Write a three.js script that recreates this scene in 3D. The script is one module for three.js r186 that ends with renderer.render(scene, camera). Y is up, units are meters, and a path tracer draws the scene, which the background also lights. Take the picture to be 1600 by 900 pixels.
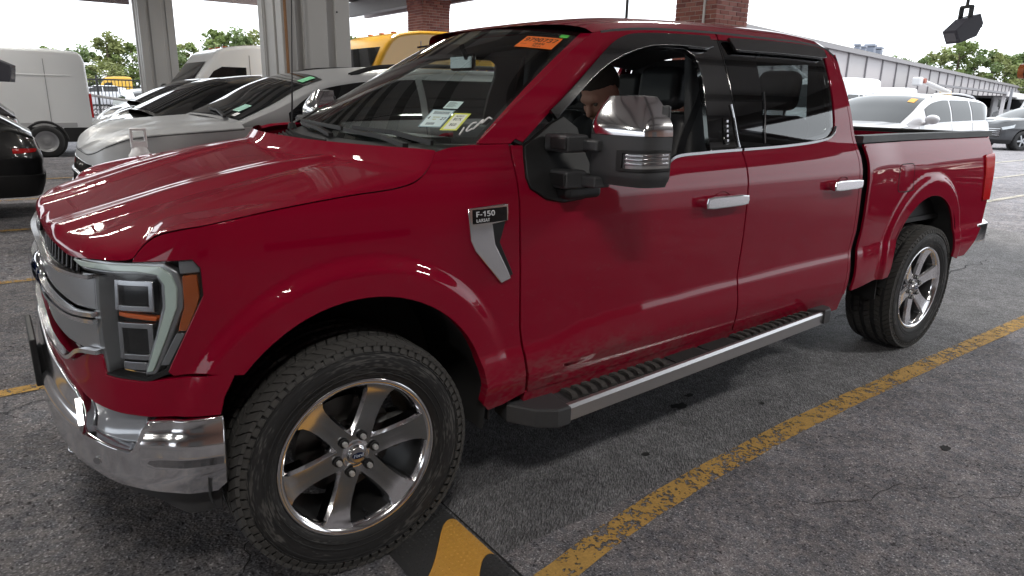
import * as THREE from 'three';
import { mergeGeometries, mergeVertices, toCreasedNormals } from 'three/addons/utils/BufferGeometryUtils.js';
import { RoundedBoxGeometry } from 'three/addons/geometries/RoundedBoxGeometry.js';
import { MarchingCubes } from 'three/addons/objects/MarchingCubes.js';
import { RectAreaLightUniformsLib } from 'three/addons/lights/RectAreaLightUniformsLib.js';
import { ImprovedNoise } from 'three/addons/math/ImprovedNoise.js';

// ---------------------------------------------------------------- camera, sky, sun, exposure
const scene = new THREE.Scene();
const V = (x, y, z) => new THREE.Vector3(x, y, z);
const camera = new THREE.PerspectiveCamera(45.03, 16 / 9, 0.05, 900);
{
  const yaw = 0.6407, pitch = 0.2693, roll = 0.0222;
  const f = V(Math.sin(yaw) * Math.cos(pitch), -Math.sin(pitch), -Math.cos(yaw) * Math.cos(pitch));
  const r = V(Math.cos(yaw), 0, Math.sin(yaw)), u = r.clone().cross(f);
  const up = u.clone().multiplyScalar(Math.cos(roll)).addScaledVector(r, -Math.sin(roll));
  camera.position.set(-0.8616, 1.5743, 2.9082);
  camera.up.copy(up);
  camera.lookAt(camera.position.clone().add(f));
}
const renderer = new THREE.WebGLRenderer({ antialias: true });
renderer.toneMapping = THREE.LinearToneMapping;
renderer.toneMappingExposure = 3.8;
renderer.shadowMap.enabled = true;
RectAreaLightUniformsLib.init();
const noise3 = new ImprovedNoise();
{ // bright overcast sky
  const w = 256, h = 128, d = new Float32Array(w * h * 4);
  for (let j = 0; j < h; j++) for (let i = 0; i < w; i++) {
    const el = ((j + 0.5) / h - 0.5) * Math.PI, az = (i / w) * 2 * Math.PI;
    const cx = Math.cos(az) * Math.cos(el), cz = Math.sin(az) * Math.cos(el), cy = Math.sin(el);
    const n = 0.5 * noise3.noise(cx * 2.2, cy * 5, cz * 2.2) + 0.25 * noise3.noise(cx * 5 + 9, cy * 11, cz * 5);
    const b = (0.62 + 0.16 * n) * (el > 0 ? 1 : 0.3);
    const k = (j * w + i) * 4;
    d[k] = b * 0.945; d[k + 1] = b * 1.0; d[k + 2] = b * 1.055; d[k + 3] = 1;
  }
  const t = new THREE.DataTexture(d, w, h, THREE.RGBAFormat, THREE.FloatType);
  t.mapping = THREE.EquirectangularReflectionMapping; t.magFilter = THREE.LinearFilter; t.needsUpdate = true;
  scene.background = t; scene.environment = t;
}
const sun = new THREE.DirectionalLight(0xfff2e2, 0.6);
sun.position.set(30, 60, 14); sun.target.position.set(4, 0, -4);
sun.castShadow = true; sun.shadow.radius = 30;
Object.assign(sun.shadow.camera, { left: -60, right: 60, top: 60, bottom: -60, near: 1, far: 200 });
sun.shadow.mapSize.set(2048, 2048);
scene.add(sun, sun.target);

// ---------------------------------------------------------------- helpers
let seed = 7;
const rnd = () => { seed = (seed * 1664525 + 1013904223) >>> 0; return seed / 4294967296; };
const rr = (a, b) => a + (b - a) * rnd();
const clamp = (x, a, b) => Math.min(b, Math.max(a, x));
const mix = (a, b, t) => a + (b - a) * t;
const sst = (a, b, x) => { const t = clamp((x - a) / (b - a), 0, 1); return t * t * (3 - 2 * t); };
function tab(x, xs, ys) { // smooth monotone table (Hermite)
  const n = xs.length;
  if (x <= xs[0]) return ys[0]; if (x >= xs[n - 1]) return ys[n - 1];
  let i = 0; while (x > xs[i + 1]) i++;
  const sl = k => (ys[k + 1] - ys[k]) / (xs[k + 1] - xs[k]);
  const m = k => { if (k <= 0) return sl(0); if (k >= n - 1) return sl(n - 2); const a = sl(k - 1), b = sl(k); return a * b <= 0 ? 0 : 2 * a * b / (a + b); };
  const h = xs[i + 1] - xs[i], t = (x - xs[i]) / h, t2 = t * t, t3 = t2 * t;
  return (2 * t3 - 3 * t2 + 1) * ys[i] + (t3 - 2 * t2 + t) * h * m(i) + (-2 * t3 + 3 * t2) * ys[i + 1] + (t3 - t2) * h * m(i + 1);
}
const usedNames = {};
function numbered(n) { const k = usedNames[n] = (usedNames[n] ?? -1) + 1; return k ? n + '_' + String(k).padStart(3, '0') : n; }
function thing(name, label, category, pos = [0, 0, 0], turn = 0, group) {
  const o = new THREE.Group(); o.name = numbered(name); o.position.set(...pos); o.rotation.y = turn;
  o.userData = { label, category }; if (group) o.userData.group = group;
  scene.add(o); return o;
}
function part(parent, name, geo, mat, label) {
  const g = Array.isArray(geo) ? merge(geo) : geo;
  const m = new THREE.Mesh(g, mat); m.name = name; m.castShadow = m.receiveShadow = true;
  if (label) m.userData.label = label;
  parent.add(m); return m;
}
function struct(name, geo, mat) { const m = part(scene, name, geo, mat); m.userData.kind = 'structure'; return m; }
function merge(list) {
  const norm = list.map(g => {
    let h = g.index ? g.toNonIndexed() : g.clone();
    if (!h.attributes.uv) h.setAttribute('uv', new THREE.BufferAttribute(new Float32Array(h.attributes.position.count * 2), 2));
    for (const k of Object.keys(h.attributes)) if (!['position', 'normal', 'uv'].includes(k)) h.deleteAttribute(k);
    return h;
  });
  return mergeGeometries(norm);
}
function mirrorZ(g) {
  const h = (g.index ? g.toNonIndexed() : g.clone());
  const p = h.attributes.position, n = h.attributes.normal, u = h.attributes.uv;
  for (let i = 0; i < p.count; i++) { p.setZ(i, -p.getZ(i)); if (n) n.setZ(i, -n.getZ(i)); }
  for (let i = 0; i < p.count; i += 3) for (const a of [p, n, u]) if (a) {
    for (let c = 0; c < a.itemSize; c++) { const t = a.array[(i + 1) * a.itemSize + c]; a.array[(i + 1) * a.itemSize + c] = a.array[(i + 2) * a.itemSize + c]; a.array[(i + 2) * a.itemSize + c] = t; }
  }
  return h;
}
const both = g => merge([g, mirrorZ(g)]);
function box(w, h, d, x = 0, y = 0, z = 0, r = 0) {
  const g = r > 0 ? new RoundedBoxGeometry(w, h, d, 2, Math.min(r, w / 2.01, h / 2.01, d / 2.01)) : new THREE.BoxGeometry(w, h, d);
  return g.translate(x, y, z);
}
function cyl(r0, r1, h, seg = 24) { return new THREE.CylinderGeometry(r0, r1, h, seg); }
function bar(a, b, r, seg = 8, r2 = r) { // round bar between two points
  const A = V(...a), B = V(...b), d = B.clone().sub(A);
  const g = new THREE.CylinderGeometry(r2, r, d.length(), seg);
  g.applyQuaternion(new THREE.Quaternion().setFromUnitVectors(V(0, 1, 0), d.clone().normalize()));
  return g.translate(...A.clone().add(B).multiplyScalar(0.5).toArray());
}
function tube(pts, r, n = 40, seg = 8, closed = false) {
  return new THREE.TubeGeometry(new THREE.CatmullRomCurve3(pts.map(p => V(...p)), closed, 'centripetal'), n, r, seg, closed);
}
// a flat strip of rectangular section swept along points, the section axis up = y
function sweep(pts, w, h, up = [0, 1, 0]) {
  const P = pts.map(p => V(...p)), U = V(...up), pos = [], idx = [];
  P.forEach((p, i) => {
    const t = P[Math.min(i + 1, P.length - 1)].clone().sub(P[Math.max(i - 1, 0)]).normalize();
    const s = t.clone().cross(U).normalize(), u = s.clone().cross(t).normalize();
    for (const [a, b] of [[-1, -1], [1, -1], [1, 1], [-1, 1]]) { const q = p.clone().addScaledVector(s, a * w / 2).addScaledVector(u, b * h / 2); pos.push(q.x, q.y, q.z); }
  });
  for (let i = 0; i + 1 < P.length; i++) for (let k = 0; k < 4; k++) { const a = i * 4 + k, b = i * 4 + (k + 1) % 4; idx.push(a, b, a + 4, b, b + 4, a + 4); }
  const e = (P.length - 1) * 4; idx.push(0, 2, 1, 0, 3, 2, e, e + 1, e + 2, e, e + 2, e + 3);
  return flat(pos, idx);
}
function flat(pos, idx) {
  let g = new THREE.BufferGeometry(); g.setAttribute('position', new THREE.Float32BufferAttribute(pos, 3)); g.setIndex(idx);
  g = g.toNonIndexed(); g.computeVertexNormals(); return g;
}
// grid surface fn(u,v)->[x,y,z]
function grid(nu, nv, fn, crease = 0) {
  const pos = [], idx = [], uv = [];
  for (let i = 0; i <= nu; i++) for (let j = 0; j <= nv; j++) { const p = fn(i / nu, j / nv); pos.push(p[0], p[1], p[2]); uv.push(i / nu, j / nv); }
  for (let i = 0; i < nu; i++) for (let j = 0; j < nv; j++) { const a = i * (nv + 1) + j, b = a + nv + 1; idx.push(a, b, a + 1, b, b + 1, a + 1); }
  let g = new THREE.BufferGeometry();
  g.setAttribute('position', new THREE.Float32BufferAttribute(pos, 3)); g.setAttribute('uv', new THREE.Float32BufferAttribute(uv, 2)); g.setIndex(idx);
  g.computeVertexNormals();
  return crease ? toCreasedNormals(g, crease) : g;
}
// a polygon in a 2-D domain (s,t), cut into cells and laid on a curved surface map(s,t)->Vector3, with a rounded, turned-in rim
function clipHalf(poly, ax, val, keepGreater) {
  const out = [];
  for (let i = 0; i < poly.length; i++) {
    const a = poly[i], b = poly[(i + 1) % poly.length];
    const ia = keepGreater ? a[ax] >= val : a[ax] <= val, ib = keepGreater ? b[ax] >= val : b[ax] <= val;
    if (ia) out.push(a);
    if (ia !== ib) { const t = (val - a[ax]) / (b[ax] - a[ax]); const q = [mix(a[0], b[0], t), mix(a[1], b[1], t)]; q[ax] = val; out.push(q); }
  }
  return out;
}
const area2 = p => { let a = 0; for (let i = 0; i < p.length; i++) { const q = p[(i + 1) % p.length]; a += p[i][0] * q[1] - q[0] * p[i][1]; } return a / 2; };
function panel(poly, map, { cell = 0.04, cellY, thick = 0.012, round = 0.003, off = 0 } = {}) {
  if (area2(poly) < 0) poly = poly.slice().reverse();
  const cy = cellY ?? cell, e = 1e-4;
  const nrm = (s, t) => { const a = map(s + e, t).sub(map(s - e, t)), b = map(s, t + e).sub(map(s, t - e)); return a.cross(b).normalize(); };
  const pos = [], nor = [], uv = [], idx = [], key = new Map();
  const vert = (s, t) => {
    const k = Math.round(s * 2e4) + '_' + Math.round(t * 2e4);
    if (key.has(k)) return key.get(k);
    const n = nrm(s, t), p = map(s, t).addScaledVector(n, off);
    pos.push(p.x, p.y, p.z); nor.push(n.x, n.y, n.z); uv.push(s, t);
    key.set(k, pos.length / 3 - 1); return pos.length / 3 - 1;
  };
  let s0 = 1e9, s1 = -1e9; for (const p of poly) { s0 = Math.min(s0, p[0]); s1 = Math.max(s1, p[0]); }
  const ns = Math.max(1, Math.ceil((s1 - s0) / cell));
  for (let i = 0; i < ns; i++) {
    const a = mix(s0, s1, i / ns), b = mix(s0, s1, (i + 1) / ns);
    const col = clipHalf(clipHalf(poly, 0, a, true), 0, b, false); if (col.length < 3) continue;
    let t0 = 1e9, t1 = -1e9; for (const p of col) { t0 = Math.min(t0, p[1]); t1 = Math.max(t1, p[1]); }
    const j0 = Math.floor(t0 / cy), j1 = Math.ceil(t1 / cy);
    for (let j = j0; j < j1; j++) {
      let c = clipHalf(clipHalf(col, 1, j * cy, true), 1, (j + 1) * cy, false);
      c = c.filter((p, k) => { const q = c[(k + 1) % c.length]; return Math.abs(p[0] - q[0]) > 1e-7 || Math.abs(p[1] - q[1]) > 1e-7; });
      if (c.length < 3 || Math.abs(area2(c)) < 1e-9) continue;
      const tris = THREE.ShapeUtils.triangulateShape(c.map(p => new THREE.Vector2(p[0], p[1])), []);
      for (const f of tris) { const A = f.map(k => vert(c[k][0], c[k][1])); if (A[0] !== A[1] && A[1] !== A[2] && A[0] !== A[2]) idx.push(...A); }
    }
  }
  if (thick > 0) {
    const ring = [];
    for (let i = 0; i < poly.length; i++) {
      const a = poly[i], b = poly[(i + 1) % poly.length], L = Math.hypot(b[0] - a[0], b[1] - a[1]), m = Math.max(1, Math.ceil(L / cell));
      for (let k = 0; k < m; k++) ring.push([mix(a[0], b[0], k / m), mix(a[1], b[1], k / m), (b[1] - a[1]) / L, -(b[0] - a[0]) / L]);
    }
    const N = ring.length, base = pos.length / 3;
    for (let i = 0; i < N; i++) {
      const r = ring[i], q = ring[(i + N - 1) % N]; let ox = r[2] + q[2], oy = r[3] + q[3]; const l = Math.hypot(ox, oy) || 1; ox /= l; oy /= l;
      const n = nrm(r[0], r[1]), p = map(r[0], r[1]).addScaledVector(n, off);
      const o = map(r[0] + ox * e, r[1] + oy * e).sub(map(r[0], r[1])).normalize();
      const p2 = p.clone().addScaledVector(o, round).addScaledVector(n, -round), p3 = p2.clone().addScaledVector(n, -thick);
      const n2 = o.clone();
      for (const [P, M] of [[p, n], [p2, n2], [p3, n2]]) { pos.push(P.x, P.y, P.z); nor.push(M.x, M.y, M.z); uv.push(r[0], r[1]); }
    }
    for (let i = 0; i < N; i++) { const a = base + i * 3, b = base + ((i + 1) % N) * 3; for (const k of [0, 1]) idx.push(a + k, a + k + 1, b + k, b + k, a + k + 1, b + k + 1); }
  }
  const g = new THREE.BufferGeometry();
  g.setAttribute('position', new THREE.Float32BufferAttribute(pos, 3)); g.setAttribute('normal', new THREE.Float32BufferAttribute(nor, 3));
  g.setAttribute('uv', new THREE.Float32BufferAttribute(uv, 2)); g.setIndex(idx);
  return g;
}
function smoothPoly(pts, n = 6, closed = false) { // dense points through a list
  const c = new THREE.CatmullRomCurve3(pts.map(p => V(p[0], p[1], 0)), closed, 'centripetal');
  return c.getPoints(pts.length * n).map(p => [p.x, p.y]);
}
function arcPts(cx, cy, rx, ry, a0, a1, n) { const o = []; for (let i = 0; i <= n; i++) { const a = mix(a0, a1, i / n); o.push([cx + rx * Math.cos(a), cy + ry * Math.sin(a)]); } return o; }
function roundRect(x0, y0, x1, y1, r, n = 4) {
  return [...arcPts(x1 - r, y0 + r, r, r, -Math.PI / 2, 0, n), ...arcPts(x1 - r, y1 - r, r, r, 0, Math.PI / 2, n), ...arcPts(x0 + r, y1 - r, r, r, Math.PI / 2, Math.PI, n), ...arcPts(x0 + r, y0 + r, r, r, Math.PI, Math.PI * 1.5, n)];
}
function shapeOf(pts) { return new THREE.Shape(pts.map(p => new THREE.Vector2(p[0], p[1]))); }
function extrude(pts, depth, bevel = 0.004, holes = []) { // in XY, from z=0 towards +z
  const s = shapeOf(pts); for (const h of holes) s.holes.push(new THREE.Path(h.map(p => new THREE.Vector2(p[0], p[1]))));
  return new THREE.ExtrudeGeometry(s, { depth, bevelEnabled: bevel > 0, bevelThickness: bevel, bevelSize: bevel, bevelSegments: 2, curveSegments: 8 });
}
// ---------------------------------------------------------------- the pickup's skin: a developed surface, s along the side (= x) and round the front corner
const FW = [-0.01, 0.5], RW = [3.87, 0.6];
const planCurve = new THREE.CatmullRomCurve3([[-0.806, 0], [-0.802, 0.3], [-0.784, 0.5], [-0.758, 0.65], [-0.725, 0.75], [-0.685, 0.825], [-0.625, 0.885], [-0.56, 0.93], [-0.48, 0.965], [-0.40, 0.987], [-0.30, 0.999], [-0.2, 1.0]].map(p => V(p[0], 0, p[1])), false, 'centripetal');
planCurve.arcLengthDivisions = 2000;
const planL = planCurve.getLength(), S_FRONT = -0.2 - planL; // s at the truck's centre line
const lowCrease = x => tab(x, [0.6, 0.76, 0.9, 1.1, 1.9, 2.95, 3.3, 4.7], [0.668, 0.672, 0.708, 0.728, 0.755, 0.768, 0.77, 0.775]);
function sideOff(x, y) {
  const c = lowCrease(x);
  let o = tab(y, [0.30, 0.40, 0.47, 0.56, c - 0.13, c - 0.03, c + 0.008, c + 0.02, 1.0, 1.12, 1.22, 1.275, 1.33, 1.37, 1.41, 1.50, 1.60, 1.75, 1.88], [-0.075, -0.05, -0.034, -0.012, -0.004, -0.011, -0.019, -0.0205, -0.0155, -0.016, -0.0225, -0.034, -0.056, -0.076, -0.091, -0.116, -0.150, -0.212, -0.280]);
  const flare = (cx, cy, ry0, ry1, fade) => {
    const r = Math.hypot(x - cx, y - cy);
    return 0.026 * sst(ry1 + 0.030, ry1 - 0.026, r) * fade;
  };
  o += flare(FW[0], FW[1], 0.47, 0.57, sst(0.35, 0.6, y) * (1 - 0.85 * sst(0.36, 0.58, x)));
  o += flare(RW[0], RW[1], 0.44, 0.545, sst(0.3, 0.5, y));
  o -= 0.034 * sst(3.0, 3.5, x);
  return o;
}
function frontOff(y) { return tab(y, [0.40, 0.5, 0.62, 0.66, 0.72, 0.8, 0.95, 1.1, 1.16, 1.25], [-0.03, -0.005, 0.0, -0.01, -0.012, -0.02, -0.028, -0.045, -0.06, -0.11]); }
function skin(s, y) {
  if (s >= -0.2) return V(s, y, 1 + sideOff(s, y));
  const t = clamp((s - S_FRONT) / planL, 0, 1), p = planCurve.getPointAt(t), d = planCurve.getTangentAt(t);
  const n = V(-d.z, 0, d.x); // outward
  const w = sst(-0.42, -0.66, s);
  return p.addScaledVector(n, mix(sideOff(Math.max(s, -0.6), y), frontOff(y), w)).setY(y);
}
// ---------------------------------------------------------------- materials
const lin = (r, g, b) => new THREE.Color().setRGB(r, g, b);
const M = (c, roughness = 0.6, metalness = 0, extra = {}) => new THREE.MeshPhysicalMaterial({ color: c, roughness, metalness, ...extra });
function canvasTex(w, h, draw) {
  const c = document.createElement('canvas'); c.width = w; c.height = h; draw(c.getContext('2d'), w, h);
  const t = new THREE.CanvasTexture(c); t.colorSpace = THREE.SRGBColorSpace; t.anisotropy = 8; return t;
}
function dataTex(n, fn, srgb = false) { // n x n tile, fn(i,j)->[r,g,b] 0..1
  const d = new Uint8Array(n * n * 4);
  for (let j = 0; j < n; j++) for (let i = 0; i < n; i++) { const c = fn(i, j), k = (j * n + i) * 4; d[k] = clamp(c[0], 0, 1) * 255; d[k + 1] = clamp(c[1], 0, 1) * 255; d[k + 2] = clamp(c[2], 0, 1) * 255; d[k + 3] = 255; }
  const t = new THREE.DataTexture(d, n, n, THREE.RGBAFormat, THREE.UnsignedByteType);
  t.wrapS = t.wrapT = THREE.RepeatWrapping; t.magFilter = THREE.LinearFilter; t.minFilter = THREE.LinearMipmapLinearFilter; t.generateMipmaps = true;
  if (srgb) t.colorSpace = THREE.SRGBColorSpace; t.needsUpdate = true; return t;
}
function tileNoise(n, cells, sd) { // tileable value noise, returns array n*n 0..1
  let s = sd; const r = () => { s = (s * 1664525 + 1013904223) >>> 0; return s / 4294967296; };
  const g = new Float32Array(cells * cells).map(() => r()), o = new Float32Array(n * n);
  for (let j = 0; j < n; j++) for (let i = 0; i < n; i++) {
    const x = i / n * cells, y = j / n * cells, x0 = Math.floor(x), y0 = Math.floor(y); let fx = x - x0, fy = y - y0; fx = fx * fx * (3 - 2 * fx); fy = fy * fy * (3 - 2 * fy);
    const a = g[(y0 % cells) * cells + x0 % cells], b = g[(y0 % cells) * cells + (x0 + 1) % cells], c = g[((y0 + 1) % cells) * cells + x0 % cells], d = g[((y0 + 1) % cells) * cells + (x0 + 1) % cells];
    o[j * n + i] = mix(mix(a, b, fx), mix(c, d, fx), fy);
  }
  return o;
}
const dustTex = (() => { // road dust stuck to the lower panels: s over 8 m, height over 2 m
  const w = 1024, h = 512, a = tileNoise(512, 256, 71), b = tileNoise(512, 40, 73), c = tileNoise(512, 14, 79), d = new Uint8Array(w * h * 4);
  for (let j = 0; j < h; j++) for (let i = 0; i < w; i++) {
    const s = i / w * 8 - 2, y = j / h * 2, k = (j % 512) * 512 + i % 512;
    const front = sst(-0.4, 0.4, s) * (1 - 0.55 * sst(1.3, 2.6, s)), edge = 0.56 + 0.12 * (c[k] - 0.5) + 0.05 * (b[k] - 0.5) + 0.06 * sst(0.9, 0.45, Math.abs(s - 0.45));
    const f = sst(edge + 0.10, edge - 0.10, y) * front * sst(0.25, 0.75, 0.45 * a[k] + 0.35 * b[k] + 0.25 * c[k]) * 0.36, g = (a[k] > 0.93 && b[k] > 0.5 && y < 1.1 ? 0.10 : 0) * front;
    const q = clamp(f + g, 0, 1), o = (j * w + i) * 4; const R = [0.25, 0.0018, 0.020], D = [0.15, 0.125, 0.115];
    for (let n = 0; n < 3; n++) { const l = mix(R[n], D[n], q); d[o + n] = 255 * (l <= 0.0031308 ? 12.92 * l : 1.055 * Math.pow(l, 1 / 2.4) - 0.055); } d[o + 3] = 255;
  }
  const t = new THREE.DataTexture(d, w, h, THREE.RGBAFormat, THREE.UnsignedByteType); t.wrapS = t.wrapT = THREE.RepeatWrapping; t.magFilter = THREE.LinearFilter; t.colorSpace = THREE.SRGBColorSpace; t.repeat.set(1 / 8, 1 / 2); t.offset.set(2 / 8, 0); t.needsUpdate = true; return t;
})();
const paintRed = M(lin(0.25, 0.0018, 0.020), 0.5, 0, { clearcoat: 0.75, clearcoatRoughness: 0.025, specularIntensity: 0.02 });
const paintDusty = M(0xffffff, 0.5, 0, { map: dustTex, clearcoat: 0.75, clearcoatRoughness: 0.03, specularIntensity: 0.02 });
const chrome = M(lin(0.90, 0.90, 0.92), 0.13, 1);
const chromeDull = M(lin(0.55, 0.55, 0.57), 0.22, 1);
const satin = M(lin(0.42, 0.43, 0.45), 0.32, 0.85);
const blackPlastic = M(lin(0.0085, 0.0085, 0.0095), 0.55);
const greyPlastic = M(lin(0.050, 0.051, 0.055), 0.5);
const glossBlack = M(lin(0.008, 0.008, 0.009), 0.08, 0, { clearcoat: 1, clearcoatRoughness: 0.03 });
const rubber = M(lin(0.020, 0.020, 0.021), 0.78);
const rubberWorn = M(lin(0.055, 0.053, 0.051), 0.85);
const linerAndGapShade = M(lin(0.020, 0.020, 0.021), 0.8);  // near-black for liners and joints, and for sheets standing in for shade
const underMat = M(lin(0.026, 0.026, 0.027), 0.8);
const glassClear = M(lin(0.86, 0.94, 0.91), 0.02, 0, { transmission: 1, thickness: 0, ior: 1.7 });
const glassTint = M(lin(0.62, 0.66, 0.65), 0.02, 0, { transmission: 1, thickness: 0, ior: 1.52 });
const glassDark = M(lin(0.34, 0.35, 0.36), 0.02, 0, { transmission: 1, thickness: 0, ior: 1.6 });
const carGlass = M(lin(0.010, 0.011, 0.012), 0.03);
const smokePlastic = M(lin(0.012, 0.012, 0.013), 0.12, 0, { clearcoat: 1, clearcoatRoughness: 0.04 });
const leather = M(lin(0.032, 0.032, 0.036), 0.45);
const trimGrey = M(lin(0.10, 0.10, 0.105), 0.6);
const amberMat = M(lin(0.36, 0.075, 0.010), 0.15, 0, { clearcoat: 1, clearcoatRoughness: 0.03 });
const redLens = M(lin(0.50, 0.010, 0.012), 0.15);
const drlMat = M(lin(0.52, 0.62, 0.58), 0.25, 0, { clearcoat: 1, clearcoatRoughness: 0.05 });
const aluminium = M(lin(0.55, 0.55, 0.56), 0.35, 0.9);
const whitePaint = M(lin(0.74, 0.75, 0.76), 0.4, 0, { clearcoat: 0.7, clearcoatRoughness: 0.08 });
const mirrorMat = M(lin(0.8, 0.8, 0.82), 0.02, 1);
// ---------------------------------------------------------------- the red pickup
const truck = thing('pickup_truck', 'glossy dark red crew cab pickup truck with chrome wheels, filling the picture', 'pickup truck');
const P = (n, g, m, l, par = truck) => part(par, n, g, m, l);
const P2 = (n, g, m, par = truck) => { part(par, n, g, m); return part(par, n, mirrorZ(g), m); };
{
  // arch openings in the skin's plane
  const archF = arcPts(FW[0], FW[1], 0.472, 0.472, -0.12, Math.PI * 0.86, 34);          // from the rear lower end, over the top, to the front
  const archR = arcPts(RW[0], RW[1] - 0.01, 0.44, 0.44, -0.10, Math.PI + 0.08, 36);
  const shut = smoothPoly([[-0.655, 1.128], [-0.633, 1.156], [-0.59, 1.188], [-0.52, 1.208], [-0.432, 1.224], [-0.28, 1.249], [-0.03, 1.277], [0.141, 1.291], [0.212, 1.309], [0.264, 1.345], [0.304, 1.395]], 4);
  const shutY = x => { for (let i = 0; i + 1 < shut.length; i++) if (x >= shut[i][0] && x <= shut[i + 1][0]) return mix(shut[i][1], shut[i + 1][1], (x - shut[i][0]) / (shut[i + 1][0] - shut[i][0] + 1e-9)); return x < shut[0][0] ? shut[0][1] : shut[shut.length - 1][1]; };
  const hlRear = [[-0.655, 1.124], [-0.479, 1.136], [-0.458, 1.112], [-0.457, 1.034], [-0.502, 0.948], [-0.572, 0.818]];
  // fender
  const fender = [...shut.map(p => [p[0], p[1] - 0.003]), [0.36, 1.405], [0.441, 1.411], [0.60, 1.411], [0.598, 1.27], [0.598, 1.12], [0.612, 0.75], [0.655, 0.482], [0.56, 0.455], [0.49, 0.45], ...archF.slice(1), [-0.47, 0.815], [-0.56, 0.808], ...hlRear.slice().reverse()];
  // keep the arch's front end where the fascia panel begins
  const fenderPoly = fender.filter(p => !(p[0] < -0.38 && p[1] < 0.79));
  const fenderGeo = panel(fenderPoly, skin, { cell: 0.0115, thick: 0.03 });
  P('fender', fenderGeo, paintDusty); P('fender', mirrorZ(fenderGeo), paintDusty);
  // red fascia below the lamps, wrapping round the front
  const fasc = [[-0.395, 0.812], [-0.474, 0.803], [-0.568, 0.795], [-0.64, 0.786], [-0.78, 0.793], [-0.792, 0.85], [-0.86, 0.842], [-0.995, 0.786], [-1.16, 0.79], [S_FRONT, 0.80], [S_FRONT, 0.74], [-1.16, 0.742], [-0.93, 0.714], [-0.84, 0.70], [-0.64, 0.688], [-0.445, 0.69], [-0.432, 0.74]];
  P('front_fascia', both(panel(fasc, skin, { cell: 0.025, thick: 0.04 })), paintRed);

  // bonnet: outline from the rear corner along the shut line, round the nose to the centre
  const outline = []; // [x,y,z]
  for (let i = shut.length - 1; i >= 0; i--) { const q = skin(shut[i][0], shut[i][1] + 0.003); outline.push([q.x, q.y, q.z]); }
  for (let i = 1; i <= 26; i++) { const s = mix(-0.66, S_FRONT, i / 26); const y = tab(-s, [0.66, 0.78, 0.98, 1.15, 1.5], [1.126, 1.122, 1.108, 1.116, 1.12]); const q = skin(s, y); outline.push([q.x, q.y, q.z]); }
  const oc = new THREE.CatmullRomCurve3(outline.map(p => V(...p)), false, 'centripetal'); oc.arcLengthDivisions = 800;
  const hoodTop = (x, z) => {
    const a = Math.abs(z);
    let y = tab(x, [-0.80, -0.72, -0.6, -0.5, -0.34, -0.05, 0.12, 0.32], [1.128, 1.146, 1.178, 1.207, 1.253, 1.318, 1.345, 1.372]);
    const inner = mix(0.40, 0.52, sst(-0.7, 0.2, x));
    y += 0.016 * sst(inner + 0.05, inner - 0.03, a) - 0.010 * sst(inner - 0.06, inner - 0.22, a); // raised dome with a shallow middle
    y -= 0.020 * sst(0.6, 0.95, a);
    return y;
  };
  const hoodGeo = grid(90, 44, (u, v) => {
    const o = oc.getPointAt(u);
    const w = v * v * 0.6 + v * 0.4;
    const sx = u < 0.75 ? mix(0.10, -0.66, Math.pow(u / 0.75, 1.05)) : mix(-0.66, -0.742, Math.pow((u - 0.75) / 0.25, 0.9));
    const x = sx + (o.x - sx) * Math.pow(1 - w, mix(2.5, 1, sst(0, 0.35, u))), z = mix(o.z, 0, w);
    const d = w * Math.hypot(o.x - sx, o.z) , R = 0.115;
    const k = clamp(d / R, 0, 1), f = Math.sqrt(Math.max(0, 1 - (1 - k) * (1 - k)));
    const yt = hoodTop(x, z);
    return [x, o.y + (Math.max(yt, o.y + 0.004) - o.y) * f, z];
  });
  const hood = P('hood', both(hoodGeo), paintRed);
  // hood rim, turned in
  const rim = []; for (let i = 0; i <= 80; i++) rim.push(oc.getPointAt(i / 80));
  P('hood_edge', both(grid(80, 1, (u, v) => { const q = oc.getPointAt(u); return [q.x + 0.02 * v * (u > 0.6 ? 1 : 0), q.y - 0.004 * v, q.z - 0.03 * v]; })), paintRed, undefined, hood);
  // dark sheet standing for the shade of the engine bay under the gaps
  P2('bay_shade_sheet', panel([[-0.64, 1.10], [-0.4, 1.19], [0, 1.24], [0.2, 1.27], [0.33, 1.36], [0.58, 1.38], [0.58, 0.7], [0.5, 0.7], [0.3, 0.98], [-0.3, 0.98], [-0.44, 0.9], [-0.5, 1.05]], skin, { cell: 0.08, thick: 0, off: -0.035 }), linerAndGapShade);

  // cowl at the windscreen's foot
  const hoodRearX = z => 0.10 + 0.2 * Math.pow(Math.abs(z) / 0.93, 2.5), glassFootX = z => 0.385 + 0.115 * Math.pow(Math.abs(z) / 0.87, 2);
  const cowlGeo = grid(24, 8, (u, v) => { const z = mix(-0.885, 0.885, u); const x = mix(hoodRearX(z) - 0.03, glassFootX(z) + 0.04, v); return [x, mix(1.322, 1.392, v) - 0.016 * Math.sin(v * Math.PI) + 0.02 * Math.pow(Math.abs(z), 3) , z]; });
  const cowl = P('cowl_panel', cowlGeo, greyPlastic);
  for (let i = 0; i < 7; i++) { // vent slots along the passenger half
    const v = 0.28 + i * 0.08; const pts = []; for (let k = 0; k <= 12; k++) { const z = mix(-0.82, -0.05, k / 12); pts.push([mix(hoodRearX(z), glassFootX(z), v), mix(1.322, 1.392, v) - 0.016 * Math.sin(v * Math.PI) + 0.006 + 0.02 * Math.pow(Math.abs(z), 3), z]); }
    P('vent_slat', sweep(pts, 0.008, 0.012), blackPlastic, undefined, cowl);
  }

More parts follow.
